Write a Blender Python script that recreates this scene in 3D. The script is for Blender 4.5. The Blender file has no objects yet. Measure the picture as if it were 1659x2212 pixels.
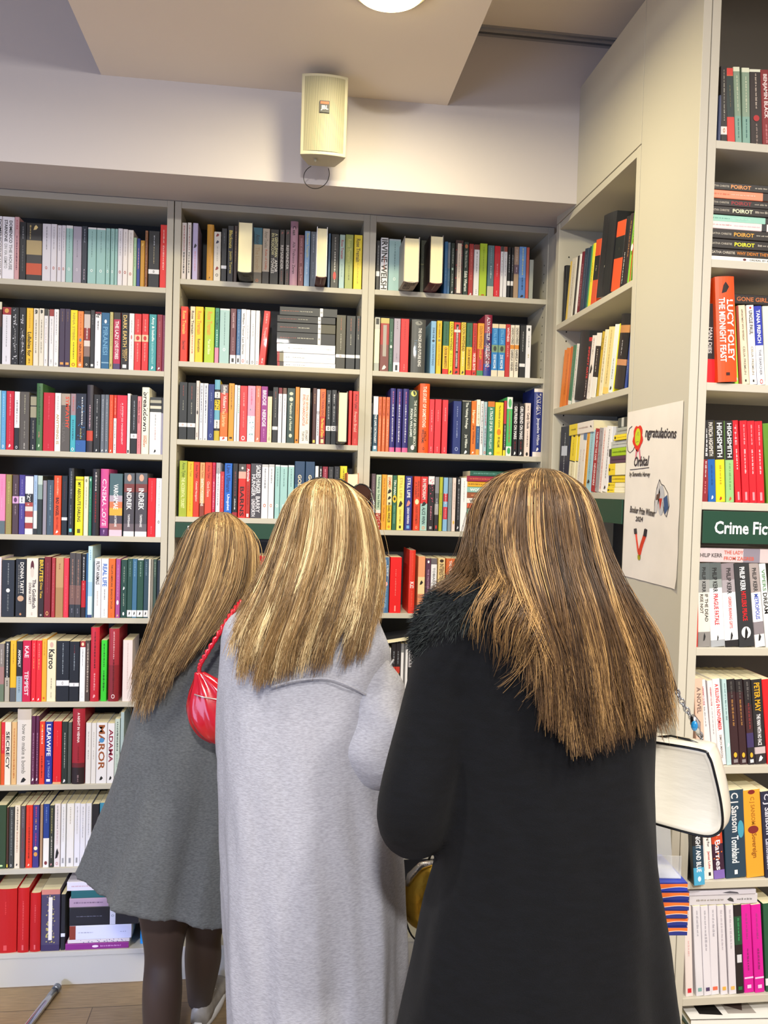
import bpy, math, random
import numpy as np
from mathutils import Vector, Matrix
R = math.radians
random.seed(7); rng = np.random.default_rng(7)
S = bpy.context.scene; COL = S.collection
# ------------------------------------------------------------------ camera, world, lights, exposure
CAM = (0.0, -2.8814, 1.77); F_PX = 1733.7; YAW, PITCH, ROLL = 7.0811, -1.5818, 1.613
def cam_axes():
    y, p, r = R(YAW), R(PITCH), R(ROLL)
    f = Vector((math.sin(y)*math.cos(p), math.cos(y)*math.cos(p), math.sin(p)))
    rt = Vector((math.cos(y), -math.sin(y), 0)); u = rt.cross(f)
    return rt*math.cos(r)+u*math.sin(r), -rt*math.sin(r)+u*math.cos(r), f
RT, UP, FW = cam_axes()
cd = bpy.data.cameras.new('camera'); co = bpy.data.objects.new('camera', cd); COL.objects.link(co)
m = Matrix((RT, UP, -FW)).transposed().to_4x4(); m.translation = Vector(CAM); co.matrix_world = m
cd.sensor_fit = 'VERTICAL'; cd.sensor_height = 24.0; cd.lens = F_PX/2212*24.0; cd.clip_start = .02
S.camera = co
S.view_settings.view_transform = 'Standard'; S.view_settings.look = 'None'
S.view_settings.gamma = 1.0; S.view_settings.exposure = 0.08; S.view_settings.use_curve_mapping = False
W = bpy.data.worlds.new('world'); S.world = W; W.use_nodes = True
bg = W.node_tree.nodes['Background']; bg.inputs[0].default_value = (.84, .86, 1.0, 1); bg.inputs[1].default_value = 0.30
def area(name, loc, aim, size, power, col, sy=None, spread=180):
    l = bpy.data.lights.new(name, 'AREA'); l.energy = power; l.color = col; l.size = size; l.spread = R(spread)
    if sy: l.shape = 'RECTANGLE'; l.size_y = sy
    else: l.shape = 'DISK'
    o = bpy.data.objects.new(name, l); COL.objects.link(o); o.location = loc
    o.rotation_euler = (Vector(aim)-Vector(loc)).to_track_quat('-Z', 'Y').to_euler(); return o
area('ceiling_spot', (-1.15, -1.95, 3.22), (-1.15, -1.7, 0), .20, 32, (1, .96, .90), spread=150)
area('ceiling_spot', (.85, -3.1, 3.22), (.85, -2.6, 0), .20, 46, (1, .96, .90), spread=150)
area('ceiling_spot', (-.1, -3.9, 2.97), (-.1, -2.0, 0), .20, 84, (1, .96, .91), spread=140)
area('ceiling_spot', (1.6, -2.5, 3.22), (1.4, -1.9, 0), .20, 14, (1, .94, .82), spread=150)
area('shop_window', (-2.9, -3.6, 1.1), (-.7, -.2, .5), 1.8, 48, (.44, .60, 1.0), 1.6)
area('plinth_blue_beam', (-2.3, -3.2, .7), (-.62, 0, .06), .25, .9, (.34, .48, 1.0), spread=20)  # added unseen lamp: narrow blue beam onto the first bookcase's plinth
def at(px, py, Y):
    """A point seen at (px, py) in the photograph that stands in the vertical plane y = Y."""
    d = FW + RT*((px-829.5)/F_PX) - UP*((py-1106)/F_PX)
    return Vector(CAM) + d*((Y-CAM[1])/d.y)
def lin(h):
    if isinstance(h, (tuple, list)): return tuple(h)
    if len(h) == 3: h = ''.join(c*2 for c in h)
    v = [int(h[i:i+2], 16)/255 for i in (0, 2, 4)]
    return tuple((c/12.92 if c <= .04045 else ((c+.055)/1.055)**2.4) for c in v)
# ------------------------------------------------------------------ materials
def mat(name, col, rough=.6, metal=0, bump=0, bscale=300, var=0, vscale=8, coat=0, spec=.5, emit=None, sheen=0, stretch=None):
    m = bpy.data.materials.new(name); m.use_nodes = True; N = m.node_tree.nodes; L = m.node_tree.links
    b = N['Principled BSDF']; c = lin(col); b.inputs['Base Color'].default_value = (*c, 1)
    b.inputs['Roughness'].default_value = rough; b.inputs['Metallic'].default_value = metal
    b.inputs['Specular IOR Level'].default_value = spec; b.inputs['Coat Weight'].default_value = coat
    b.inputs['Sheen Weight'].default_value = sheen
    tc = N.new('ShaderNodeTexCoord'); mp = N.new('ShaderNodeMapping'); L.new(tc.outputs['Object'], mp.inputs[0])
    if stretch: mp.inputs['Scale'].default_value = stretch
    if var:
        n = N.new('ShaderNodeTexNoise'); n.inputs['Scale'].default_value = vscale; n.inputs['Detail'].default_value = 5; L.new(mp.outputs[0], n.inputs[0])
        r = N.new('ShaderNodeValToRGB'); r.color_ramp.elements[0].position = .35; r.color_ramp.elements[1].position = .65
        r.color_ramp.elements[0].color = (*[x*(1-var) for x in c], 1); r.color_ramp.elements[1].color = (*[min(1, x*(1+var)) for x in c], 1)
        L.new(n.outputs[0], r.inputs[0]); L.new(r.outputs[0], b.inputs['Base Color'])
    if bump:
        n = N.new('ShaderNodeTexNoise'); n.inputs['Scale'].default_value = bscale; n.inputs['Detail'].default_value = 3; L.new(mp.outputs[0], n.inputs[0])
        q = N.new('ShaderNodeBump'); q.inputs['Strength'].default_value = bump; q.inputs['Distance'].default_value = .002
        L.new(n.outputs[0], q.inputs['Height']); L.new(q.outputs[0], b.inputs['Normal'])
    if emit:
        b.inputs['Emission Color'].default_value = (*lin(emit[0]), 1); b.inputs['Emission Strength'].default_value = emit[1]
    return m
def attr_mat(name, rough, coat=0, bump=0, spec=.5, aniso=0):
    m = bpy.data.materials.new(name); m.use_nodes = True; N = m.node_tree.nodes; L = m.node_tree.links
    b = N['Principled BSDF']; a = N.new('ShaderNodeAttribute'); a.attribute_name = 'Col'
    L.new(a.outputs['Color'], b.inputs['Base Color']); b.inputs['Roughness'].default_value = rough
    b.inputs['Coat Weight'].default_value = coat; b.inputs['Specular IOR Level'].default_value = spec
    if aniso: b.inputs['Anisotropic'].default_value = aniso
    return m
M_PRINT = attr_mat('printed_card', .45, coat=.06)
M_PAGE = mat('paper_pages', 'e9dfb8', .85, bump=.25, bscale=400, stretch=(1, .05, .05))
M_CASE = mat('putty_grey_paint', 'c2bcab', .55, bump=.03, bscale=500)
M_BACK = mat('bookcase_back_shaded', '35373c', .6)  # much darker than the case paint: shade behind the books put into the colour
M_BACK2 = mat('bookcase_back_shaded_warm', '544f47', .6)  # crime bay back: case paint darkened to carry its compartments' shade
M_WALL = mat('white_wall_paint', 'c6bfbd', .8, bump=.04, bscale=250)
M_CEIL = mat('ceiling_paint', 'e8dccd', .85, bump=.04, bscale=250)
M_SIGN = mat('green_sign_board', '123f2c', .45)
M_WHITE = mat('white_lettering', 'f4f4f4', .5)
M_BLACK = mat('black_gloss', '0a0a0b', .25)
M_CHROME = mat('chrome', 'c8ccd4', .18, metal=1)
# ------------------------------------------------------------------ object helpers
def tag(o, label=None, cat=None, group=None, kind=None):
    if label: o['label'] = label
    if cat: o['category'] = cat
    if group: o['group'] = group
    if kind: o['kind'] = kind
    return o
def empty(name, loc=(0, 0, 0), rz=0, label=None, cat=None, group=None):
    o = bpy.data.objects.new(name, None); COL.objects.link(o); o.location = loc; o.rotation_euler.z = rz; o.empty_display_size = .05
    return tag(o, label, cat, group)
class MB:
    """Collects shapes for ONE mesh; every face has a colour and a material slot."""
    def __init__(s): s.v = []; s.f = []; s.c = []; s.m = []; s.M = Matrix()
    def add(s, vs, fs, col=(.5, .5, .5), mi=0):
        n = len(s.v); s.v += [tuple(s.M @ Vector(v)) for v in vs]; s.f += [tuple(i+n for i in f) for f in fs]
        s.c += [col]*len(fs); s.m += [mi]*len(fs)
    def box(s, x0, x1, y0, y1, z0, z1, col=(.5, .5, .5), mi=0):
        s.add([(x, y, z) for x in (x0, x1) for y in (y0, y1) for z in (z0, z1)],
              [(0, 1, 3, 2), (4, 6, 7, 5), (0, 4, 5, 1), (2, 3, 7, 6), (0, 2, 6, 4), (1, 5, 7, 3)], col, mi)
    def prism(s, pts, y0, y1, col=(.5, .5, .5), mi=0):
        n = len(pts); s.add([(x, y0, z) for x, z in pts]+[(x, y1, z) for x, z in pts],
            [tuple(range(n-1, -1, -1)), tuple(range(n, 2*n))]+[(i, (i+1) % n, n+(i+1) % n, n+i) for i in range(n)], col, mi)
    def tube(s, pts, r, n=10, col=(.5, .5, .5), mi=0):
        pts = [Vector(p) for p in pts]; rr = r if isinstance(r, (list, tuple)) else [r]*len(pts); vs = []; a = None
        for i, p in enumerate(pts):
            t = (pts[min(i+1, len(pts)-1)]-pts[max(i-1, 0)]).normalized()
            if a is None: a = t.cross(Vector((0, 0, 1)) if abs(t.z) < .9 else Vector((1, 0, 0))).normalized()
            a = (a-t*a.dot(t)).normalized(); b = t.cross(a)
            vs += [p+(a*math.cos(k*2*math.pi/n)+b*math.sin(k*2*math.pi/n))*rr[i] for k in range(n)]
        fs = [(i*n+k, i*n+(k+1) % n, (i+1)*n+(k+1) % n, (i+1)*n+k) for i in range(len(pts)-1) for k in range(n)]
        fs += [tuple(range(n-1, -1, -1)), tuple(range((len(pts)-1)*n, len(pts)*n))]
        s.add(vs, fs, col, mi)
    def ball(s, c, rad, nu=24, nv=14, col=(.5, .5, .5), mi=0, rot=None):
        q = rot or Matrix(); vs = []
        for j in range(nv+1):
            for i in range(nu):
                a = math.pi*j/nv; b = 2*math.pi*i/nu
                vs.append(Vector(c)+(q @ Vector((rad[0]*math.sin(a)*math.cos(b), rad[1]*math.sin(a)*math.sin(b), rad[2]*math.cos(a)))))
        s.add(vs, [(j*nu+i, (j+1)*nu+i, (j+1)*nu+(i+1) % nu, j*nu+(i+1) % nu) for j in range(nv) for i in range(nu)], col, mi)
    def build(s, name, mats, parent=None, smooth=False, loc=None, bevel=0, color=False):
        me = bpy.data.meshes.new(name); me.from_pydata(s.v, [], s.f)
        for mm in (mats if isinstance(mats, (list, tuple)) else [mats]): me.materials.append(mm)
        me.polygons.foreach_set('material_index', s.m)
        if color:
            at_ = me.color_attributes.new('Col', 'FLOAT_COLOR', 'CORNER'); buf = []
            for f, c in zip(s.f, s.c): buf += [*c, 1.0]*len(f)
            at_.data.foreach_set('color', buf)
        if smooth: me.polygons.foreach_set('use_smooth', [True]*len(s.f))
        me.validate(); me.update()
        o = bpy.data.objects.new(name, me); COL.objects.link(o)
        if parent: o.parent = parent
        if loc: o.location = loc
        if bevel:
            b = o.modifiers.new('bevel', 'BEVEL'); b.width = bevel; b.segments = 2; b.limit_method = 'ANGLE'
        return o
_tc = {}
def glyphs(txt):
    """Outline faces of a line of lettering, in a unit box."""
    if txt not in _tc:
        cu = bpy.data.curves.new('t', 'FONT'); cu.body = txt; cu.resolution_u = 2; cu.offset = .022
        o = bpy.data.objects.new('t', cu); me = bpy.data.meshes.new_from_object(o)
        v = [(p.co.x, p.co.y) for p in me.vertices]; f = [tuple(p.vertices) for p in me.polygons]
        x0 = min(a for a, b in v); x1 = max(a for a, b in v); y0 = min(b for a, b in v); y1 = max(b for a, b in v)
        _tc[txt] = ([((a-x0)/(x1-x0), (b-y0)/(y1-y0)) for a, b in v], f, (x1-x0)/(y1-y0))
        bpy.data.objects.remove(o); bpy.data.curves.remove(cu); bpy.data.meshes.remove(me)
    return _tc[txt]
# ------------------------------------------------------------------ the room
def struct(mb, name, m, **k): return tag(mb.build(name, m, **k), kind='structure')
b = MB(); b.box(-3.2, 3.0, -5.5, .4, -.05, 0)
def floor_mat():
    m = bpy.data.materials.new('oak_laminate'); m.use_nodes = True; N = m.node_tree.nodes; L = m.node_tree.links; p = N['Principled BSDF']
    tc = N.new('ShaderNodeTexCoord'); br = N.new('ShaderNodeTexBrick'); L.new(tc.outputs['Object'], br.inputs[0])
    br.inputs['Color1'].default_value = (*lin('b08c5c'), 1); br.inputs['Color2'].default_value = (*lin('8c7454'), 1); br.inputs['Mortar'].default_value = (*lin('4c3a28'), 1)
    br.inputs['Scale'].default_value = 1; br.inputs['Mortar Size'].default_value = .0015; br.inputs['Brick Width'].default_value = 1.2; br.inputs['Row Height'].default_value = .13
    n = N.new('ShaderNodeTexNoise'); mp = N.new('ShaderNodeMapping'); mp.inputs['Scale'].default_value = (3, 40, 1); L.new(tc.outputs['Object'], mp.inputs[0]); L.new(mp.outputs[0], n.inputs[0]); n.inputs['Detail'].default_value = 6
    mx = N.new('ShaderNodeMixRGB'); mx.blend_type = 'MULTIPLY'; mx.inputs[0].default_value = .8; L.new(br.outputs[0], mx.inputs[1]); L.new(n.outputs[0], mx.inputs[2])
    g = N.new('ShaderNodeGamma'); g.inputs[1].default_value = .8; L.new(mx.outputs[0], g.inputs[0]); L.new(g.outputs[0], p.inputs['Base Color']); p.inputs['Roughness'].default_value = .35
    return m
struct(b, 'floor', floor_mat())
b = MB(); b.box(-3.2, 3.0, -5.5, .4, 3.235, 3.3); struct(b, 'ceiling', M_CEIL)
b = MB(); b.prism([(-.577, 2.99), (.48, 2.99), (.48, 3.235), (-.577, 3.235)], -5.0, -.349); struct(b, 'ceiling_slab', M_CEIL)
# boxed soffit above the bookcases, its underside rising slightly to them
b = MB(); b.add([(x, y, z) for x in (-3.2, 1.62) for y, z in ((-.349, 2.712), (.0, 2.752), (.26, 2.752), (.26, 3.235), (-.349, 3.235))],
    [(0, 1, 2, 3, 4), (9, 8, 7, 6, 5)]+[(i, i+5, (i+1) % 5+5, (i+1) % 5) for i in range(5)]); struct(b, 'wall_soffit', M_WALL)
b = MB(); b.box(-3.2, 1.62, .262, .32, 0, 3.235); struct(b, 'wall_back', M_WALL)
b = MB(); b.box(2.2, 2.26, -5.5, .3, 0, 3.235); struct(b, 'wall_right', M_WALL)
b = MB(); b.box(.50, 1.03, -.362, -.349, 3.216, 3.235); b.box(.50, 1.03, -.380, -.362, 3.228, 3.235); b.box(.50, 1.03, -.374, -.370, 3.218, 3.228); struct(b, 'trim_1', mat('track_metal', 'a8a8ac', .3, metal=.6))
# ------------------------------------------------------------------ bookcases
T = .0225
def bookcase(name, label, plane, u0, u1, shelves, top, depth, fascia=0, kick=True, sides=None):
    """A bookcase unit; local x runs along its front, y into its depth."""
    loc, rz = {'A': ((0, 0, 0), 0), 'R': ((0, -1.134, 0), 0), 'S': ((.914, 0, 0), -math.pi/2)}[plane]
    e = empty(name, loc, rz, label, 'bookcase')
    t0, t1 = sides or (T, T)
    for a, c in ((u0-t0, u0), (u1, u1+t1)):
        q = MB(); q.box(a, c, 0, depth, 0, top); q.build('side_panel', M_CASE, e, bevel=.0012)
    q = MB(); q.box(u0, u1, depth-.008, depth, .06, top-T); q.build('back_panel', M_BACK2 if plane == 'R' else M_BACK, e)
    q = MB(); q.box(u0, u1, 0.001, depth-.008, top-T-fascia, top); q.build('top_panel', M_CASE, e, bevel=.001)
    for z in shelves:
        q = MB(); q.box(u0, u1, 0.0005, depth-.008, z-.0185, z); q.build('shelf', M_CASE, e, bevel=.0012)
    if kick: q = MB(); q.box(u0, u1, .004, .02, 0, shelves[-1]-.0185); q.build('plinth', M_CASE, e)
    q = MB()
    for x, d in ((u0, 1), (u1, -1)):
        for z in np.arange(.25, top-.1, .032):
            q.box(min(x, x+d*.0006), max(x, x+d*.0006), .035, .039, z, z+.005)
    tag(q.build('peg_holes', M_BLACK, e), kind='stuff')
    return e
bookcase('bookcase', 'tall grey bookcase beside the middle one, eight packed shelves, far from the corner', 'A', -1.062, -.4275, (2.450, 2.161, 1.871, 1.582, 1.296, 1.002, .712, .418, .121), 2.75, .235)
bookcase('bookcase', 'middle grey bookcase with a green sign strip, behind the first two women', 'A', -.3795, .2565, (2.4845, 2.199, 1.927, 1.656, 1.345, 1.04, .74, .43, .121), 2.75, .235)
bookcase('bookcase', 'grey bookcase of the back row standing in the corner', 'A', .302, .9375, (2.487, 2.197, 1.908, 1.6245, 1.322, 1.03, .735, .43, .121), 2.75, .235, sides=(T, .022))
bookcase('bookcase', 'shallow grey bookcase set in the side wall by the corner', 'S', .19, .80, (2.354, 2.066, 1.780, 1.49, 1.2, .9, .6, .3), 2.703, .24, kick=False, sides=(.03, .025))
bookcase('bookcase', 'grey bookcase with the Crime Fiction sign, facing the room', 'R', .956, 1.60, (2.588, 2.319, 2.038, 1.7635, 1.4245, 1.146, .874, .596, .33, .121), 3.2, .25, sides=(.0205, .03))
b = MB(); b.box(.914, .94, -.8255, -.16, 2.706, 3.084)
struct(b, 'trim_2', M_CASE, bevel=.001)
b = MB(); b.box(.914, .934, -1.1335, -.8275, 0, 3.235); struct(b, 'wall_side_panel', M_CASE, bevel=.001)
b = MB(); b.box(.94, .955, -.165, -.0005, 0, 2.706); struct(b, 'trim_3', M_CASE)
# sign strips
def sign(name, label, plane, u0, u1, z0, z1, txt, tx0, tz, th):
    loc, rz = {'A': ((0, 0, 0), 0), 'R': ((0, -1.134, 0), 0), 'S': ((.914, 0, 0), -math.pi/2)}[plane]
    e = empty(name, loc, rz, label, 'sign'); q = MB(); q.box(u0, u1, -.006, -.0015, z0, z1); q.build('board', M_SIGN, e, bevel=.0008)
    if txt:
        v, f, ar = glyphs(txt); q = MB(); w = th*ar*.82
        q.add([(tx0+x*w, -.0066, tz+y*th) for x, y in v], f); q.build('lettering', M_WHITE, e)
    return e
sign('shelf_sign', 'dark green sign strip reading Fiction, half hidden by two heads', 'A', -.3775, .2545, 1.583, 1.6365, 'Fiction', -.335, 1.598, .026)
sign('shelf_sign', 'dark green sign board reading Crime Fiction in white', 'R', .957, 1.60, 1.668, 1.743, 'Crime Fiction', .985, 1.690, .030)
sign('shelf_sign', 'blank dark green strip under the side bookcase shelf by the poster', 'S', .19, .80, 1.695, 1.761, None, 0, 0, 0)
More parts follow.
